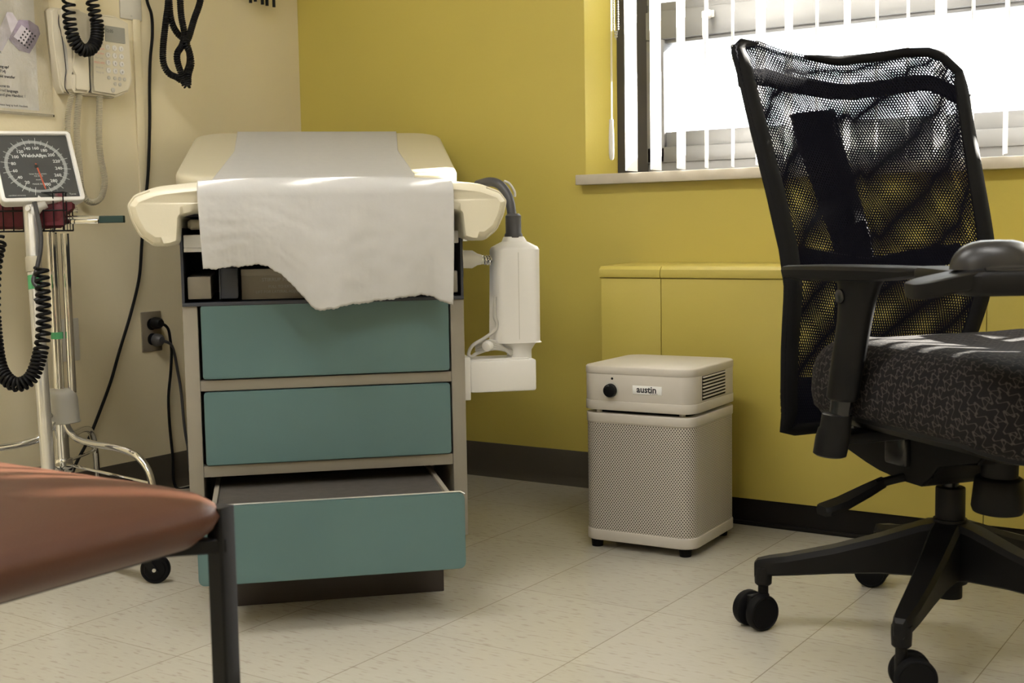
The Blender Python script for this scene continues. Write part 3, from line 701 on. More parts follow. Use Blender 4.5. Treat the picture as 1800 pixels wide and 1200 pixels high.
# back: outline read as height -> half widths and set-back
FZ = [(.30, -.200), (.5, -.215), (.62, -.215), (.8, -.25), (.95, -.29), (1.1, -.34)]
def interp(t, x):
    if x <= t[0][0]: return t[0][1]
    for (a, ya), (c, yc) in zip(t, t[1:]):
        if x <= c: return ya+(yc-ya)*(x-a)/(c-a)
    return t[-1][1]
LW = [(.345, .209), (.42, .209), (.48, .205), (.56, .200), (.62, .196), (.69, .198), (.75, .207), (.82, .217), (.88, .225), (.945, .234), (1.02, .240), (1.07, .246), (1.10, .238)]
RW = [(.345, .180), (.40, .192), (.458, .205), (.513, .227), (.579, .253), (.635, .267), (.69, .278), (.736, .276), (.80, .272), (.953, .272), (1.00, .277), (1.03, .276), (1.05, .268), (1.07, .255), (1.082, .235), (1.087, .21), (1.09, .16)]
TOPZ = [(-1, 1.083), (-.92, 1.092), (-.75, 1.091), (-.4, 1.074), (0, 1.066), (.35, 1.076), (.6, 1.086), (.82, 1.087), (.93, 1.075), (1, 1.045)]
def backpt(u, v, dx=0, ins=0):
    q = 2*u-1; zt = interp(TOPZ, q)-ins; z0 = .352+ins; z = z0+(zt-z0)*v
    lw = interp(LW, z)-ins; rw = interp(RW, min(z, 1.045))-ins
    y = (-lw)+(lw+rw)*u
    f = interp(FZ, z)-.040*(1-q*q)*min(1, .35+v*.8)+dx
    if v > .93 and ins == 0: f += -.010*((v-.93)/.07)**2 + .018*max(0, -q-.3)*((v-.93)/.07)
    return V((f, y, z))
obj('mesh_back', B().grid(lambda u, v: backpt(u, v), 40, 60, lambda u, v: (u*.48, v*.74)), mesh_front, oc, uv=True)
obj('mesh_back_lining', B().grid(lambda u, v: backpt(u, v, -.020, .003), 30, 44, lambda u, v: (u*.48+.0021, v*.74)), mesh_back, oc, uv=True)
# padded rim around the mesh
rim = [backpt(k/20, 1, -.006, .006) for k in range(7, 21)]+[backpt(1, 1-k/30, -.006, .011) for k in range(1, 31)]+[backpt(1-k/20, 0, -.006, .004) for k in range(1, 21)]+[backpt(0, k/30, -.006, .013) for k in range(1, 31)]+[backpt(.03, 1, -.006, .008), backpt(.10, 1, -.006, .006)]
rr_w = [.004, .007, .009]+[.010]*11+[.0145+.005*math.sin(k/30*PI) for k in range(1, 31)]+[.013]*20+[.0165+.004*math.sin(k/30*PI) for k in range(1, 31)]+[.012, .004]
def flat_tube(pts, w1, w2):
    # elliptical section: wide in the plane of the back
    n_ = len(pts); rings = []
    for i in range(n_):
        d = (pts[min(i+1, n_-1)]-pts[max(i-1, 0)]).normalized(); x = V((1, 0, 0)); x = (x-d*x.dot(d)).normalized(); y = d.cross(x)
        rings.append([pts[i]+x*math.cos(2*PI*k/10)*w1+y*math.sin(2*PI*k/10)*(w2[i] if isinstance(w2, list) else w2) for k in range(10)])
    b = B(); b.loft(rings); return b
obj('back_rim', flat_tube(rim, .008, rr_w), rubber, oc)
lowp = [backpt(u_/12, .11, -.012) for u_ in range(13)]
b = B(); b.grid(lambda u, v: backpt(u, v*.13+.0, -.008, .004), 16, 6)
o = obj('lower_back_panel', b, black, oc); md = o.modifiers.new('thickness', 'SOLIDIFY'); md.thickness = .006
# inner frame seen through the mesh
def bar(pts, w, d=.008):
    pts = smooth(pts, 6); rings = []
    for i, p in enumerate(pts):
        t_ = (pts[min(i+1, len(pts)-1)]-pts[max(i-1, 0)]).normalized(); x = V((1, 0, 0)); x = (x-t_*x.dot(t_)).normalized(); y = t_.cross(x)
        ww_ = w[0]+(w[1]-w[0])*i/(len(pts)-1)
        rings.append([p+x*(d*a)+y*(ww_*c) for a, c in ((1, .8), (.4, 1), (-.4, 1), (-1, .8), (-1, -.8), (-.4, -1), (.4, -1), (1, -.8))])
    return B().loft(rings)
obj('upper_cross_bar', bar([backpt(u_/8, .905, -.010) for u_ in range(9)], (.016, .016), .005), black, oc)
obj('back_spine', bar([backpt(.36, .84, -.034), backpt(.365, .76, -.035), backpt(.40, .62, -.045), backpt(.44, .45, -.055), backpt(.46, .25, -.06), (-.25, .01, .46), (-.22, 0, .40), (-.18, 0, .36)], (.050, .030), .010), black, oc)
obj('lumbar_bar', bar([backpt(.10, .44, -.030), backpt(.3, .43, -.036), backpt(.5, .42, -.040), backpt(.7, .43, -.036), backpt(.90, .44, -.030)], (.020, .020), .005), black, oc)

# ------------------------------------------------------------------ keyboard tray and desk at the right edge of the view
kt = thing('keyboard_tray', 'black keyboard tray with tilted mouse platform above the office chair seat', 'keyboard tray', (-.25, 1.75, .64))
U = V((.833, .554, 0)); Fd = V((-.554, .833, 0)); T0 = V((-.394, 1.660, 0))    # U = along the tray, Fd = away
def TP(a, c, z): return T0+U*a+Fd*c+V((0, 0, z))
rg = []
for z, d in ((.642, .006), (.645, .002), (.650, 0), (.668, 0), (.673, .003), (.6745, .008)):
    rg.append([TP(p[0], p[1], z) for p in rrect(-.008+d, .62-d, 0+d, .24-d, .022, 6)])
obj('tray', B().loft(rg), black, kt, world=True)
obj('palm_rest', B().tube([TP(a_, .010, .675) for a_ in (.015, .03, .3, .59, .61)], [.004, .0065, .007, .0065, .004], 10), blackg, kt, world=True)
rg = []
MP = V((-.425, 1.632, 0))
for h, d in ((-.012, .005), (-.009, .001), (0, 0), (.009, 0), (.011, .004)):
    rg.append([TP(p[0], p[1], .6625+h+(p[0]+.0)*.20) for p in rrect(-.070+d, .035-d, .006+d, .09-d, .026, 6)])
obj('mouse_platform', B().loft(rg), black, kt, world=True)
obj('tray_arm', B().box(-.03, .03, -.02, .02, -.02, .0, .004, M=Matrix.Translation(TP(.5, .14, .642))).tube([TP(.5, .14, .635), TP(.62, .14, .64), TP(.74, .14, .70)], .012, 10), black, kt, world=True)
ms = B(); rg = []
for k in range(9):
    t_ = k/8; z = .672+.0385*math.sin(t_*PI/2); s_ = math.cos(t_*PI/2)**.62 if k < 8 else .02
    rg.append([TP(.045+.058*s_*math.cos(2*PI*j/28)+.004*t_, .060+.034*s_*math.sin(2*PI*j/28), z+.003) for j in range(28)])
mo = tag(obj('computer_mouse', ms.loft(rg), mousem, None, ang=60), 'glossy black computer mouse resting on the keyboard tray', 'mouse'); rebase(mo, TP(.045, .06, .674))
dk = thing('desk', 'plain grey desk carrying the keyboard tray at the right edge', 'desk', tuple(TP(.95, 0, 0)))
b = B(); rg = [[TP(p[0], p[1], z) for p in rrect(.66, 1.25, -.35, .2, .02, 4)] for z in (.705, .735)]
obj('desk_top', B().loft(rg), lgrey, dk, world=True)
obj('desk_panel', B().loft([[TP(p[0], p[1], z) for p in rrect(1.20, 1.23, -.3, .18, .004, 2)] for z in (0, .705)]), lgrey, dk, world=True)
obj('desk_panel', B().loft([[TP(p[0], p[1], z) for p in rrect(.70, .73, -.30, .18, .004, 2)] for z in (0, .705)]), lgrey, dk, world=True)

# ------------------------------------------------------------------ brown vinyl chair in the foreground
bc = thing('side_chair', 'brown vinyl padded chair with black square tube legs in the foreground', 'chair', (-1.22, .66, 0))
BX0, BX1, BY0, BY1 = -1.475, -.985, .455, .945
rg = []
for z, d in ((.392, .10), (.396, .055), (.408, .022), (.424, .006), (.438, .000), (.448, .004), (.457, .016), (.465, .040), (.473, .075), (.479, .12), (.482, .17), (.483, .215)):
    rg.append([V((p[0], p[1], z+.010*(1-min(1, abs(p[0]-(BX0+BX1)/2)/.24)) )) for p in rrect(BX0+d, BX1-d, BY0+d, BY1-d, max(.02, .05-d*.3), 10)])
SB = obj('seat_cushion', B().loft(rg), brown, bc, world=True, ang=70)
def sqt(pts, r_):
    pts = [V(p) for p in pts]; b = B()
    for a_, c_ in zip(pts, pts[1:]):
        d = (c_-a_).normalized(); x = V((1, 0, 0)) if abs(d.x) < .9 else V((0, 1, 0)); x = (x-d*d.dot(x)).normalized(); y = d.cross(x)
        a2 = a_-d*r_*.9; c2 = c_+d*r_*.9; b.loft([[q+x*i*r_+y*j*r_ for i, j in ((1, .8), (.8, 1), (-.8, 1), (-1, .8), (-1, -.8), (-.8, -1), (.8, -1), (1, -.8))] for q in (a2, c2)])
    return b
for x, y in ((-1.005, .935), (-1.49, .935), (-1.005, .47), (-1.49, .47)):
    top_ = .436 if x > -1.2 else .436
    zt_ = .82 if y < .6 else top_
    l_ = obj('leg', sqt([(x, y, .012), (x, y, zt_)], .0115), black, bc, world=True, ang=30)
    obj('glide', B().cyl((x, y, 0), (x, y, .012), .013, n=16), rubber, l_, world=True)
b = sqt([(-1.045, .50, .405), (-1.045, .89, .405)], .008)
for p, q in (((-1.45, .50, .405), (-1.45, .89, .405)), ((-1.49, .885, .405), (-1.045, .885, .405)), ((-1.49, .50, .405), (-1.005, .50, .405)), ((-1.045, .885, .405), (-1.003, .93, .405))):
    bb = sqt([p, q], .008); me = bpy.data.meshes.new('t'); bb.bm.to_mesh(me); b.bm.from_mesh(me); bb.bm.free(); bpy.data.meshes.remove(me)
obj('seat_frame', b, black, bc, world=True, ang=30)
obj('backrest', B().box(-1.47, -1.025, .45, .49, .62, .86, .018, 4), brown, bc, world=True)
# ------------------------------------------------------------------ things on the cream wall (plane x = XL)
def wp(y, z, d=0): return V((XL+d, y, z))
XD, ZD = (0, 1, 0), (0, 0, 1)
def wbox(y0, y1, z0, z1, d0, d1, bev=0): return B().box(XL+d0, XL+d1, y0, y1, z0, z1, bev)
# instruction sheet in a plastic sleeve
sv = thing('plastic_sleeve', 'clear plastic sleeve with phone instructions taped left of the wall phone', 'sleeve', tuple(wp(2.05, 1.2)))
obj('sleeve_front', B().grid(lambda u, v: V((XL+.006+.003*math.sin(u*9+v*4)*math.sin(v*7), 1.900+.218*u, 1.056+.36*v)), 24, 30), sleevem, sv, world=True)
sh = obj('instruction_sheet', B().grid(lambda u, v: V((XL+.0025+.0012*math.sin(u*6), 1.905+.172*u, 1.064+.335*v)), 14, 20), sheet, sv, world=True)
b = B()
rows = [(1.196, 'Handset'), (1.160, "Doesn't hang up?"), (1.148, 'Press 1 - (714)'), (1.136, 'while in cold transfer'), (1.112, 'Lift the Phone to'), (1.101, 'select desired language'), (1.090, 'button 2 and give Handset 1'), (1.079, 'to caller.'), (1.066, 'If complete, please hang up both Handsets.')]
for z, tx in rows: b.text(tx, .0098 if len(tx) < 30 else .0068, (XL+.0045, 1.940 if z > 1.19 else 1.925, z+.004), XD, ZD, align='LEFT', off=.0002)
for k in range(3): b.text(['Dual Handset Phone', 'for Interpreter use', 'instructions'][k], .011, (XL+.0045, 1.945+.02*k, 1.385-.014*k), XD, ZD, align='LEFT')
obj('sheet_text', b, inkblk, sh, world=True)
obj('tape', wbox(2.06, 2.122, 1.352, 1.410, .009, .0102), sheet, sv, world=True)
obj('sleeve_edge', B().box(XL+.003, XL+.0092, 1.900, 2.118, 1.050, 1.056), sleevem, sv, world=True)
# printed picture of a desk phone
def quad(b, pts, d): b.prism(pts, lambda p: wp(p[0], p[1], d), lambda p: wp(p[0], p[1], d+.0003)); return b
b = quad(B(), [(1.998, 1.235), (2.025, 1.212), (2.055, 1.208), (2.075, 1.235), (2.090, 1.262), (2.085, 1.280), (2.060, 1.292), (2.030, 1.290), (1.990, 1.262)], .0045)
pc_ = obj('printed_phone', b, lilac, sh, world=True)
b = quad(B(), [(1.945, 1.215), (1.975, 1.205), (2.025, 1.285), (2.010, 1.305), (1.995, 1.305)], .0052); b4 = B()
for i_ in range(4):
    for j_ in range(5): quad(b4, [(2.022+.008*i_+.006*j_+a_, 1.236-.005*i_+.008*j_+c_) for a_, c_ in ((0, 0), (.004, -.002), (.006, .002), (.002, .004))], .0058)
obj('printed_keys', b4, inkblk, sh, world=True)
quad(b, [(2.01, 1.245), (2.04, 1.228), (2.062, 1.262), (2.035, 1.278)], .0052)
obj('printed_handset', b, paleplum, pc_, world=True) if False else obj('printed_handset', b, paleplum, sh, world=True)
# wall phone with two handset cradles
ph = thing('wall_phone', 'ivory wall phone with keypad and handset on the cream wall', 'phone', tuple(wp(2.23, 1.22)))
def wpoly(poly, d0, d1, bev=.004, lean=0):
    b = B().prism(poly, lambda p: wp(p[0], p[1], d0), lambda p: wp(p[0], p[1], d1+lean*(p[1]-1.2)))
    bmesh.ops.bevel(b.bm, geom=[e for e in b.bm.edges if min(e.verts[0].co.x, e.verts[1].co.x) > XL+d0+.001], offset=bev, segments=3, affect='EDGES', clamp_overlap=True); return b
obj('phone_base', wpoly([(2.108, 1.322), (2.118, 1.330), (2.19, 1.333), (2.24, 1.325), (2.335, 1.318), (2.348, 1.300), (2.352, 1.155), (2.335, 1.125), (2.30, 1.112), (2.135, 1.112), (2.125, 1.13), (2.112, 1.25)], 0, .030, .005), ivory, ph, world=True)
obj('keypad_panel', wpoly([(2.232, 1.328), (2.30, 1.330), (2.345, 1.316), (2.350, 1.16), (2.335, 1.13), (2.29, 1.114), (2.215, 1.118), (2.212, 1.14), (2.225, 1.30)], .028, .046, .006), ivory, ph, world=True)
hk = obj('handset', wpoly([(2.150, 1.235), (2.158, 1.240), (2.195, 1.238), (2.20, 1.22), (2.200, 1.125), (2.192, 1.113), (2.150, 1.113), (2.143, 1.122), (2.145, 1.16), (2.152, 1.175)], .030, .060, .008), ivory, ph, world=True)
obj('handset_grip', wpoly([(2.128, 1.325), (2.140, 1.332), (2.185, 1.332), (2.196, 1.32), (2.198, 1.232), (2.150, 1.230), (2.135, 1.26)], .028, .050, .008), ivory, hk, world=True)
obj('cradle_gap_shade', wpoly([(2.2005, 1.225), (2.206, 1.225), (2.209, 1.125), (2.201, 1.118)], .026, .0475, .001), inkblk, ph, world=True)  # solid black strip, stands in for the shade between handset and keypad panel
obj('cradle_recess_shade', wpoly([(2.135, 1.325), (2.20, 1.325), (2.203, 1.12), (2.145, 1.12), (2.140, 1.16), (2.146, 1.18), (2.135, 1.26)], .0295, .0305, .0003), lgrey, ph, world=True)  # thin slab, the recess shade is put into its darker grey
obj('cradle_edge_shade', B().tube(smooth([wp(2.131, 1.318, .031), wp(2.128, 1.29, .031), wp(2.136, 1.258, .031), wp(2.143, 1.175, .032), wp(2.139, 1.150, .032), wp(2.138, 1.125, .032), wp(2.148, 1.112, .032)], 5), .0012, 6), inkblk, ph, world=True)  # black line drawn as the shade along the cradle's left side
obj('display', wpoly(rrect(2.262, 2.328, 1.258, 1.300, .002, 2), .044, .0475, .0005), lcd, ph, world=True)
b = B().text('12:05', .012, wp(2.275, 1.283, .048), XD, ZD); obj('display_text', b, inkblk, ph, world=True)
k_ = 0
for r_ in range(4):
    for c_ in range(3):
        y, z = 2.268+.0225*c_, 1.243-.0205*r_
        kk = obj('key', B().lathe([(.0075, 0), (.0075, .002), (.0055, .003)], wp(y, z, .0455), (1, 0, 0), 16), whitep, ph, world=True)
        k_ += 1
for y, z, r_ in ((2.268, 1.162, .005), (2.288, 1.162, .005), (2.304, 1.162, .005), (2.320, 1.162, .005), (2.288, 1.147, .005), (2.304, 1.147, .005), (2.280, 1.130, .0065)):
    obj('function_button', B().lathe([(r_, 0), (r_, .002), (r_*.7, .003)], wp(y, z, .0455), (1, 0, 0), 14), lgrey, ph, world=True)
b = B()
for r_ in range(4):
    for c_ in range(3): b.text('123456789*0#'[r_*3+c_], .0085, wp(2.268+.0225*c_, 1.240-.0205*r_, .0487), XD, ZD)
obj('key_numbers', b, inkblk, ph, world=True)
b = B(); b2 = B()
for k in range(9):
    (b2 if k in (3, 4, 6) else b).text(['Press to', 'talk now', 'Interpreter', 'For Spanish', 'press blue', 'For help', 'PRESS RED', 'Hold on', 'Hang up'][k], .0075, wp(2.240, 1.272-.0125*k, .0462), XD, ZD)
obj('panel_text', b, greyprint, ph, world=True); obj('red_panel_text', b2, inkred, ph, world=True)
# cover plates and outlet
def screws(b_, pts, d):
    for y, z in pts: b_.cyl(wp(y, z, d-.001), wp(y, z, d+.0008), .003, n=10)
    return b_
pw = thing('switch_plate', 'small painted blank cover plate above the wall phone', 'cover plate', tuple(wp(2.388, 1.39)))
obj('cover', wbox(2.351, 2.425, 1.335, 1.450, 0, .005, .002), plate, pw, world=True); obj('screw', screws(B(), [(2.388, 1.345)], .005), lgrey, pw, world=True)
pw = thing('blank_plate', 'painted blank wall plate behind the chrome pole', 'cover plate', tuple(wp(2.13, .462)))
obj('cover', wbox(2.095, 2.166, .405, .519, 0, .005, .002), plate, pw, world=True); obj('screw', screws(B(), [(2.131, .503), (2.131, .421)], .005), lgrey, pw, world=True)
ou = thing('wall_outlet', 'steel double wall outlet left of the exam table', 'outlet', tuple(wp(2.413, .463)))
obj('cover', wbox(2.377, 2.449, .406, .520, 0, .005, .002), splate, ou, world=True)
for z in (.484, .441): obj('socket', B().cyl(wp(2.413, z, .003), wp(2.413, z, .0065), .017, n=24), black, ou, world=True)
# black cord plugged in at the top, grey cord at the bottom
p1 = obj('power_cord', B().lathe([(.016, 0), (.0175, .004), (.016, .022), (.011, .030)], wp(2.420, .487, .007), (1, 0, 0), 20)
    .tube(smooth([wp(2.422, .487, .028), wp(2.437, .480, .033), wp(2.450, .466, .032), wp(2.458, .44, .028), wp(2.464, .40, .025), wp(2.462, .34, .02), wp(2.452, .27, .018), wp(2.450, .19, .02), wp(2.455, .10, .022), wp(2.456, .006, .028), wp(2.50, .0045, .06), wp(2.58, .0045, .09), wp(2.7, .0045, .06)], 6), .0042, 8), black)
rebase(p1, wp(2.42, .487, .01)); tag(p1, 'black power cord plugged into the upper outlet socket', 'power cord')
p2 = obj('power_cord', B().lathe([(.018, 0), (.019, .004), (.017, .018), (.010, .026)], wp(2.424, .438, .007), (1, 0, 0), 20)
    .tube(smooth([wp(2.425, .436, .03), wp(2.444, .430, .034), wp(2.462, .418, .03), wp(2.478, .39, .022), wp(2.492, .35, .014), wp(2.505, .28, .012), wp(2.512, .18, .012), wp(2.52, .115, .014), wp(2.53, .02, .022), wp(2.62, .0045, .05)], 6), .0042, 8), greyrub)
rebase(p2, wp(2.424, .438, .01)); tag(p2, 'grey power cord plugged into the lower outlet socket', 'power cord')
# diagnostic unit above the view, its coiled cords and mains cable
du = thing('diagnostic_unit', 'wall unit above the frame holding black coiled instrument cords', 'medical wall unit', tuple(wp(2.42, 1.60)))
obj('housing', wbox(2.00, 2.95, 1.50, 1.75, 0, .06, .008), whitep, du, world=True)
for y in (2.10, 2.18, 2.44, 2.50, 2.56): obj('instrument_handle', B().cyl(wp(y, 1.50, .08), wp(y, 1.64, .08), .012, n=16, bev=.003), black, du, world=True)
b = B()
for y in (2.815, 2.835, 2.865, 2.885, 2.915): b.cyl(wp(y, 1.437+random.uniform(-.002, .006), .04), wp(y, 1.505, .04), .005, n=10)
obj('cord_hook', b, black, du, world=True)
c1 = coil([wp(2.128, 1.50, .08), wp(2.126, 1.40, .08), wp(2.125, 1.344, .08), wp(2.123, 1.301, .081), wp(2.126, 1.265, .083), wp(2.135, 1.237, .085), wp(2.155, 1.220, .087), wp(2.182, 1.226, .087), wp(2.202, 1.252, .085), wp(2.209, 1.289, .083), wp(2.204, 1.318, .081), wp(2.198, 1.354, .08), wp(2.195, 1.42, .08), wp(2.19, 1.50, .08)], .0140, .0040, .0090, dens=lambda s: 2.2 if s < .33 or s > .74 else (.95 if .40 < s < .66 else 1.5))
c1 = rebase(obj('coiled_cord', c1, black), wp(2.16, 1.5, .08)); tag(c1, 'black coiled cord looping down in front of the wall phone', 'cord')
c2 = coil([wp(2.466, 1.50, .075), wp(2.461, 1.391, .075), wp(2.448, 1.327, .075), wp(2.436, 1.263, .075), wp(2.434, 1.216, .075), wp(2.450, 1.189, .076), wp(2.475, 1.179, .08), wp(2.493, 1.170, .085), wp(2.505, 1.190, .085), wp(2.525, 1.222, .08), wp(2.527, 1.254, .078), wp(2.516, 1.285, .076), wp(2.489, 1.304, .074), wp(2.470, 1.335, .074), wp(2.465, 1.392, .074), wp(2.468, 1.50, .075)], .0070, .0028, .0060)
c2 = rebase(obj('coiled_cord', c2, black), wp(2.47, 1.5, .07)); tag(c2, 'wide-looped black coiled cord hanging left in the tangled bunch', 'cord')
c3 = coil([wp(2.492, 1.50, .092), wp(2.489, 1.393, .092), wp(2.489, 1.346, .094), wp(2.492, 1.299, .100), wp(2.482, 1.267, .100), wp(2.463, 1.241, .100), wp(2.464, 1.215, .10), wp(2.476, 1.185, .10), wp(2.483, 1.160, .102), wp(2.492, 1.155, .106), wp(2.490, 1.185, .112), wp(2.500, 1.215, .114), wp(2.496, 1.245, .114), wp(2.484, 1.270, .114), wp(2.496, 1.291, .114), wp(2.519, 1.341, .112), wp(2.548, 1.400, .11), wp(2.58, 1.50, .10)], .0070, .0028, .0060)
c3 = rebase(obj('coiled_cord', c3, black), wp(2.52, 1.5, .07)); tag(c3, 'black coiled cord crossing over to the right in the tangled bunch', 'cord')
mc = obj('mains_cable', B().tube(smooth([wp(2.430, 1.50, .02), wp(2.433, 1.40, .018), wp(2.448, 1.355, .018), wp(2.450, 1.30, .016), wp(2.442, 1.23, .012), wp(2.437, 1.15, .010), wp(2.432, 1.05, .010), wp(2.420, .92, .010), wp(2.404, .83, .011), wp(2.385, .72, .012), wp(2.370, .62, .012), wp(2.335, .52, .012), wp(2.290, .42, .013), wp(2.255, .34, .015), wp(2.215, .265, .016), wp(2.165, .185, .02), wp(2.12, .13, .025), wp(2.07, .06, .04), wp(2.0, .005, .08), wp(1.85, .005, .09)], 8), .0044, 8), black)
rebase(mc, wp(2.435, 1.5, .02)); tag(mc, 'long thin black cable hanging down the cream wall to the floor', 'cable')
# pale coiled phone cord, one loop
pcord = coil([wp(2.172, 1.113, .045), wp(2.168, 1.07, .04), wp(2.165, 1.01, .035), wp(2.168, .93, .035), wp(2.170, .87, .035), wp(2.185, .835, .035), wp(2.210, .828, .035), wp(2.236, .845, .035), wp(2.248, .89, .035), wp(2.238, .95, .035), wp(2.236, 1.01, .035), wp(2.240, 1.06, .035), wp(2.244, 1.112, .035)], .0072, .0015, .0042)
pcord = rebase(obj('phone_cord', pcord, cordclear), wp(2.17, 1.11, .04)); tag(pcord, 'pale coiled phone cord looping below the wall phone', 'cord')
pc2 = coil([wp(2.150, 1.113, .045), wp(2.145, 1.06, .03), wp(2.143, 1.00, .026), wp(2.146, .92, .025), wp(2.150, .84, .025), wp(2.156, .80, .025)], .0065, .0014, .0046)
pc2 = rebase(obj('phone_cord', pc2, cordclear), wp(2.15, 1.11, .03)); tag(pc2, 'pale coiled phone cord hanging straight beside the looped one', 'cord')

# ------------------------------------------------------------------ chrome pole stand
HB = V((-2.597, 1.912, 0))
cs = thing('chrome_stand', 'chrome pole stand with arched tube legs and grey hub cover', 'stand', tuple(HB))
def hp(a, r_, z): return HB+V((math.cos(R(a))*r_*1.14, math.sin(R(a))*r_*1.14, z))
obj('pole', B().cyl(HB+V((0, 0, .37)), HB+V((0, 0, .748)), .0125, n=24), chrome, cs, world=True)
obj('side_tube', B().cyl(HB+V((.020, .022, .36)), HB+V((.020, .022, .745)), .010, n=20), chrome, cs, world=True)
obj('green_tape', B().cyl(HB+V((.002, 0, .492)), HB+V((.002, 0, .508)), .0142, n=20), greent, cs, world=True)
hc = obj('hub_cover', B().lathe([(.046, .288), (.047, .290), (.0445, .294), (.042, .345), (.039, .358), (.033, .366), (.022, .370)], HB, (0, 0, 1), 36), lgrey, cs, world=True)
obj('clamp_screw', B().cyl(HB+V((.02, -.042, .312)), HB+V((.03, -.062, .310)), .006, n=12).tube([HB+V((.012, -.062, .312)), HB+V((.050, -.055, .296))], .0045, 8), steel, cs, world=True)
obj('hub', B().cyl(HB+V((0, 0, .20)), HB+V((0, 0, .295)), .017, n=20).cyl(HB+V((0, 0, .165)), HB+V((0, 0, .20)), .024, n=20, bev=.004), chrome, cs, world=True)
for a in (2, 128, 248):
    lg = obj('leg', B().tube(smooth([hp(a, .016, .292), hp(a, .024, .272), hp(a, .05, .252), hp(a, .10, .243), hp(a, .17, .240), hp(a, .225, .228), hp(a, .258, .200), hp(a, .272, .160), hp(a, .278, .10), hp(a, .282, .02)], 7), .0085, 14), chrome, cs, world=True)
    obj('glide', B().lathe([(.013, 0), (.014, .004), (.012, .02), (.0095, .024)], hp(a, .2825, 0), (0, 0, 1), 18), rubber, lg, world=True)
    obj('brace', B().tube([hp(a, .022, .185), hp(a, .268, .165)], .0038, 8).cyl(hp(a, .268, .158), hp(a, .268, .172), .007, n=10), chrome, cs, world=True)
obj('brace_collar', B().lathe([(.022, .18), (.024, .183), (.024, .190), (.012, .194), (.006, .196)], hp(-40, .03, 0), (0, 0, 1), 20), chrome, cs, world=True)
ad = V((.545, .838, 0)).normalized()
ad = (V((-2.43, 2.004, 0))-V((-2.56, 1.918, 0))).normalized(); A0 = V((HB.x, HB.y, 0))
hb_ = obj('handle_bar', B().tube(smooth([A0+V((0, 0, .735)), A0+ad*.004+V((0, 0, .757)), A0+ad*.02+V((0, 0, .778)), A0+ad*.045+V((0, 0, .7815)), A0+ad*.17+V((0, 0, .7795))], 6), .006, 12).box(.03, .115, -.006, .006, -.013, -.002, .002, M=Matrix.Translation(A0+V((0, 0, .780))) @ Matrix.Rotation(math.atan2(ad.y, ad.x), 4, 'Z')), chrome, cs, world=True)
obj('rubber_grip', B().loft([[A0+ad*x+V((-ad.y*.008*i, ad.x*.008*i, .777+.0085*j+(.003 if j > 0 else 0)*0)) for i, j in ((1, .8), (.6, 1), (-.6, 1), (-1, .8), (-1, -.8), (-.6, -1), (.6, -1), (1, -.8))] for x in (.118, .122, .168, .176)]), teald, hb_, world=True)

# ------------------------------------------------------------------ blood pressure gauge stand
GB = V((-2.48, 1.79, 0)); GT = V((-2.599, 1.857, .812))
gs = thing('blood_pressure_stand', 'rolling blood pressure gauge on a silver pole with black coiled tube', 'blood pressure monitor', tuple(GB))
def gp(z): return GB.lerp(GT, z/.812)
obj('pole', B().cyl(gp(.06), gp(.812), .0155, n=28), silver, gs, world=True)
obj('pole_collar', B().cyl(gp(.655), gp(.692), .0185, n=24, bev=.003), cordclear, gs, world=True)
obj('green_band', B().cyl(gp(.615), gp(.648), .0160, n=24), greent, gs, world=True)
for a in (-7, 113, 233):
    e = V((math.cos(R(a)), math.sin(R(a)), 0)); rg = []
    L = .385 if a == -7 else .34
    for d_, hw, z0, z1 in ((0, .02, .06, .10), (.06, .018, .06, .095), (L-.03, .012, .074, .098), (L, .008, .078, .096)):
        pe = V((-e.y, e.x, 0)); o_ = GB+e*d_
        rg.append([o_+pe*hw+V((0, 0, z0)), o_-pe*hw+V((0, 0, z0)), o_-pe*hw+V((0, 0, z1)), o_+pe*hw+V((0, 0, z1))])
    lg = obj('base_leg', B().loft(rg), black, gs, world=True, ang=20)
    o_ = GB+e*(L-.012); w_ = V((math.cos(R(a-35)), math.sin(R(a-35)), 0)) if a != -7 else V((.80, .60, 0)).normalized()
    axl = V((-w_.y, w_.x, 0)); c0 = o_+w_*.022+V((0, 0, .031))
    fk = obj('caster_fork', B().cyl(o_+V((0, 0, .055)), o_+V((0, 0, .085)), .010, n=14).lathe([(.018, .050), (.019, .053), (.018, .060), (.01, .064)], o_, (0, 0, 1), 20)
        .loft([[c0+axl*s_+w_*x_+V((0, 0, z_)) for x_, z_ in ((-.006, -.008), (.008, -.004), (-.012, .030), (-.034, .030))] for s_ in (.011, .014)]).loft([[c0-axl*s_+w_*x_+V((0, 0, z_)) for x_, z_ in ((-.006, -.008), (.008, -.004), (-.012, .030), (-.034, .030))] for s_ in (.011, .014)]), black, gs, world=True, ang=30)
    obj('wheel', B().lathe([(.006, -.010), (.021, -.010), (.023, -.008), (.028, -.0085), (.031, -.005), (.031, .005), (.028, .0085), (.023, .008), (.021, .010), (.006, .010)], c0, axl, 32), rubber, fk, world=True)
    obj('axle', B().cyl(c0-axl*.0165, c0+axl*.0165, .004, n=12), steel, fk, world=True)
obj('base_hub', B().lathe([(.034, .055), (.036, .06), (.034, .10), (.024, .125), (.018, .13)], GB, (0, 0, 1), 28), black, gs, world=True)
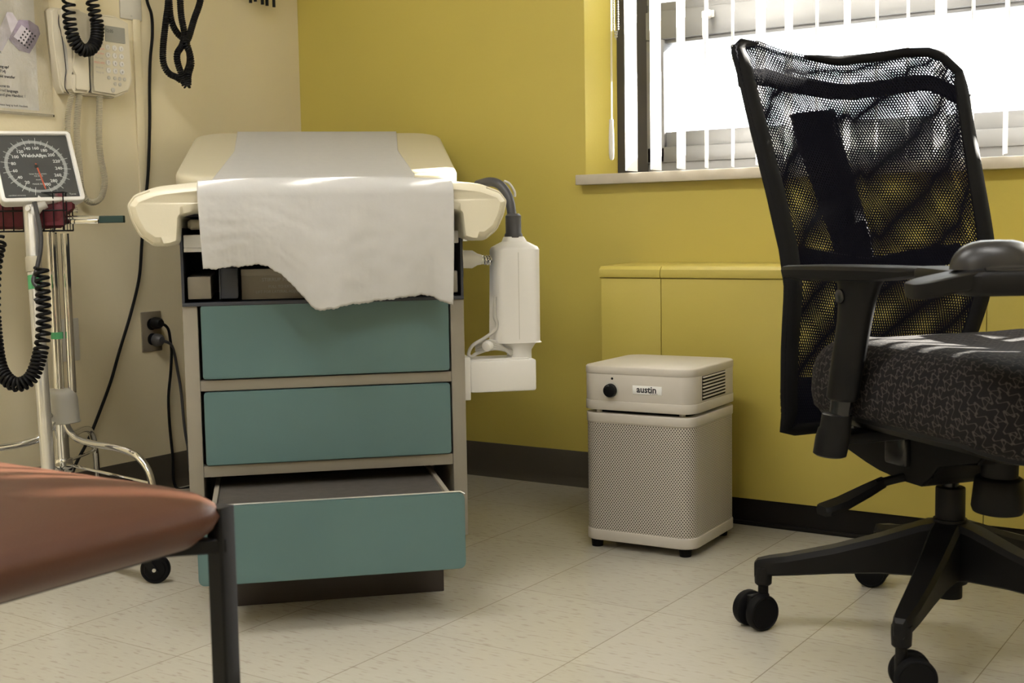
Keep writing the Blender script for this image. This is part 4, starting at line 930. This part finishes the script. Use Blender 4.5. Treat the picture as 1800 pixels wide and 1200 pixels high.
# square gauge head: xg right, yg up the face, zg out of the face
GY, GI, GR = R(68), R(28.3), R(1.8)
xg = V((math.cos(GY), math.sin(GY), 0)); yg = V((-math.sin(GY), math.cos(GY), 0))*math.sin(GI)+V((0, 0, math.cos(GI))); zg = xg.cross(yg).normalized()
xg, yg = xg*math.cos(GR)+yg*math.sin(GR), yg*math.cos(GR)-xg*math.sin(GR)
gc = V((-2.611, 1.890, .9066))
GM = Matrix(((xg.x, yg.x, zg.x, gc.x), (xg.y, yg.y, zg.y, gc.y), (xg.z, yg.z, zg.z, gc.z), (0, 0, 0, 1)))
H = .0965
def fr(h, z, r_): return [V((p[0], p[1], z)) for p in rrect(-h, h, -h, h, r_, 5)]
b = B().loft([fr(H-.012, -.034, .01), fr(H-.004, -.030, .012), fr(H, -.012, .010), fr(H, .000, .010), fr(H-.0015, .002, .009), fr(H-.0085, .0035, .005), fr(H-.010, .001, .004), fr(H-.0105, -.004, .004)]); b._merge(bmesh.new())
bmesh.ops.transform(b.bm, matrix=GM, verts=b.bm.verts); gh = obj('gauge_housing', b, whitep, gs, world=True, ang=30)
b = B().box(-H+.0105, H-.0105, -H+.0105, H-.0105, -.0042, -.0032); bmesh.ops.transform(b.bm, matrix=GM, verts=b.bm.verts); obj('dial_face', b, dial, gh, world=True, sm=False)
b = B(); b3 = B()
def ga(v): return R(-105+ (-330)*(v/300)*1.0)   # 0 at lower left of bottom, clockwise to 300
def ga(v): return R(258 - 330*(v-0)/300)
rr0 = .071
rg_ = [[V((math.cos(2*PI*k/96)*r_, math.sin(2*PI*k/96)*r_, -.0031)) for k in range(97)] for r_ in (.064, .0715)]
for k in range(96):
    b3.bm.faces.new([b3.bm.verts.new(q) for q in (rg_[0][k], rg_[1][k], rg_[1][k+1], rg_[0][k+1])])
for v in range(0, 301, 2):
    a = ga(v); e_ = V((math.cos(a), math.sin(a), 0)); q_ = V((-e_.y, e_.x, 0)); r1, r2, hw = (.058, .0800, .0006) if v % 20 == 0 else ((.062, .0755, .0005) if v % 10 == 0 else (.064, .0725, .00028))
    b.bm.faces.new([b.bm.verts.new(q+V((0, 0, -.0029))) for q in (e_*r1-q_*hw, e_*r2-q_*hw, e_*r2+q_*hw, e_*r1+q_*hw)])
for v in range(20, 301, 20):
    a = ga(v); b.text(str(v), .0112, (.0515*math.cos(a), .0515*math.sin(a)-.004, -.0029), (1, 0, 0), (0, 1, 0), off=.0003)
b.text('WelchAllyn', .0125, (0, .026, -.0029), (1, 0, 0), (0, 1, 0), off=.0005)
for z_, tx in ((-.022, 'latex-free system'), (-.028, 'CE 0050'), (-.038, 'mmHg'), (-.050, 'MADE IN USA')): b.text(tx, .0058, (0, z_, -.0029), (1, 0, 0), (0, 1, 0))
b.text('certified accuracy', .0055, (-.058, -.079, -.0029), (1, 0, 0), (0, 1, 0)); b.text('Tycos', .0065, (.070, -.079, -.0029), (1, 0, 0), (0, 1, 0))
for bb, nm, mm in ((b, 'dial_markings', white), (b3, 'dial_ring', greyprint)):
    bmesh.ops.transform(bb.bm, matrix=GM, verts=bb.bm.verts); obj(nm, bb, mm, gh, world=True, sm=False)
b = B().loft([[V((x_*1, y_, z_)) for x_, y_, z_ in ((-.0018, .008, -.0024), (.0018, .008, -.0024), (.0018+.009, -.060, -.0024), (.0100, -.064, -.0024), (-.0014+.009, -.060, -.0024))], [V((x_*1, y_, z_)) for x_, y_, z_ in ((-.0018, .008, -.0016), (.0018, .008, -.0016), (.0018+.009, -.060, -.0016), (.0100, -.064, -.0016), (-.0014+.009, -.060, -.0016))]])
bmesh.ops.transform(b.bm, matrix=GM, verts=b.bm.verts); obj('needle', b, redn, gh, world=True, sm=False)
b = B().cyl((0, 0, -.003), (0, 0, -.0008), .0045, n=16); bmesh.ops.transform(b.bm, matrix=GM, verts=b.bm.verts); obj('needle_hub', b, black, gh, world=True)
b = B().box(-H+.011, H-.011, -H+.011, H-.011, -.0004, .0004); bmesh.ops.transform(b.bm, matrix=GM, verts=b.bm.verts); obj('dial_lens', b, glass, gh, world=True, sm=False)
nk = GM @ V((0, -H+.01, -.018))
obj('gauge_neck', B().tube([nk, nk.lerp(gp(.80), .5), gp(.79)], [.020, .017, .0165], 20).cyl(gp(.79)+V((.012, -.012, .015)), gp(.79)+V((.017, -.019, .015)), .006, n=12), whitep, gs, world=True)
# wire basket behind the pole
BD = V((.833, .554, 0)); BN = V((-.554, .833, 0)); B0 = gp(.76)+BN*.018; B0.z = 0
def bp(a, c, z): return B0+BD*a+BN*c+V((0, 0, z))
b = B(); zb0, zb1 = .752, .842
for z in (zb0, .80, zb1): b.tube([bp(-.12, 0, z), bp(.072, 0, z), bp(.072, .060, z), bp(-.12, .060, z)], .0023, 6, closed=True)
for k in range(9):
    a_ = -.12+.024*k
    b.tube([bp(a_, 0, zb1), bp(a_, 0, zb0), bp(a_, .060, zb0), bp(a_, .060, zb1)], .0016, 6)
for c_ in (.02, .04): b.tube([bp(-.12, c_, zb1), bp(-.12, c_, zb0), bp(.072, c_, zb0), bp(.072, c_, zb1)], .0016, 6)
b.cyl(bp(0, 0, .80), gp(.80), .006, n=8)
obj('wire_basket', b, black, gs, world=True)
# hose and coiled tube
hz = [gp(.82)+V((.022, -.002, .0)), gp(.79)+V((.024, .002, 0)), gp(.74)+V((.026, .006, 0)), gp(.70)+V((.024, .002, 0)), gp(.66)+V((.016, -.006, 0)), gp(.635)+V((.014, -.014, 0)), gp(.615)+V((.026, -.008, 0)), gp(.600)+V((.030, -.010, 0)), gp(.59)+V((.026, -.022, 0))]
obj('hose', B().tube(smooth(hz, 6), .0052, 10), greyrub, gs, world=True)
cp = [(-2.469, 1.786, 0.669), (-2.463, 1.783, 0.605), (-2.460, 1.777, 0.527), (-2.456, 1.761, 0.471), (-2.460, 1.741, 0.425), (-2.475, 1.718, 0.409), (-2.496, 1.705, 0.419), (-2.521, 1.703, 0.448), (-2.541, 1.709, 0.504), (-2.557, 1.718, 0.581), (-2.584, 1.745, 0.670), (-2.612, 1.783, 0.735)]
cp = [V(q) for q in cp]
obj('coiled_tube', coil(cp, .0138, .0040, .0105, dens=lambda s: 1.5 if s < .28 or s > .7 else .85), black, gs, world=True)
# maroon cuff in the basket
cf = thing('blood_pressure_cuff', 'maroon blood pressure cuff folded in the wire basket below the gauge', 'cuff', tuple(bp(-.03, .04, .757)))
rg = []
for a_, s_ in ((-.112, .85), (-.105, .98), (-.05, 1), (.02, .97), (.055, .95), (.064, .8)):
    rg.append([bp(a_, .031+.026*s_*math.cos(2*PI*k/20)*(1 if abs(math.cos(2*PI*k/20)) < .9 else .95), .797+.040*s_*math.sin(2*PI*k/20)+.003*math.sin(k*2+a_*40)) for k in range(20)])
obj('cuff_roll', B().loft(rg), maroon, cf, world=True, ang=60)
obj('cuff_fold', B().loft([[bp(a_, .012+c_, z_) for c_, z_ in ((0, .765), (.004, .765), (.010, .835), (.004, .842), (0, .835))] for a_ in (.0, .03, .066)]).loft([[bp(.064, c_, z_) for c_, z_ in ((.02, .79), (.06, .79), (.06, .84), (.02, .835))], [bp(.082, c_, z_) for c_, z_ in ((.03, .805), (.05, .805), (.05, .832), (.03, .828))]]), maroon, cf, world=True)
obj('tube_port', B().lathe([(.010, 0), (.010, .003), (.007, .004), (.007, .0015), (.001, .0015)], bp(.036, .0105, .812), -BN, 24), maroon, cf, world=True)
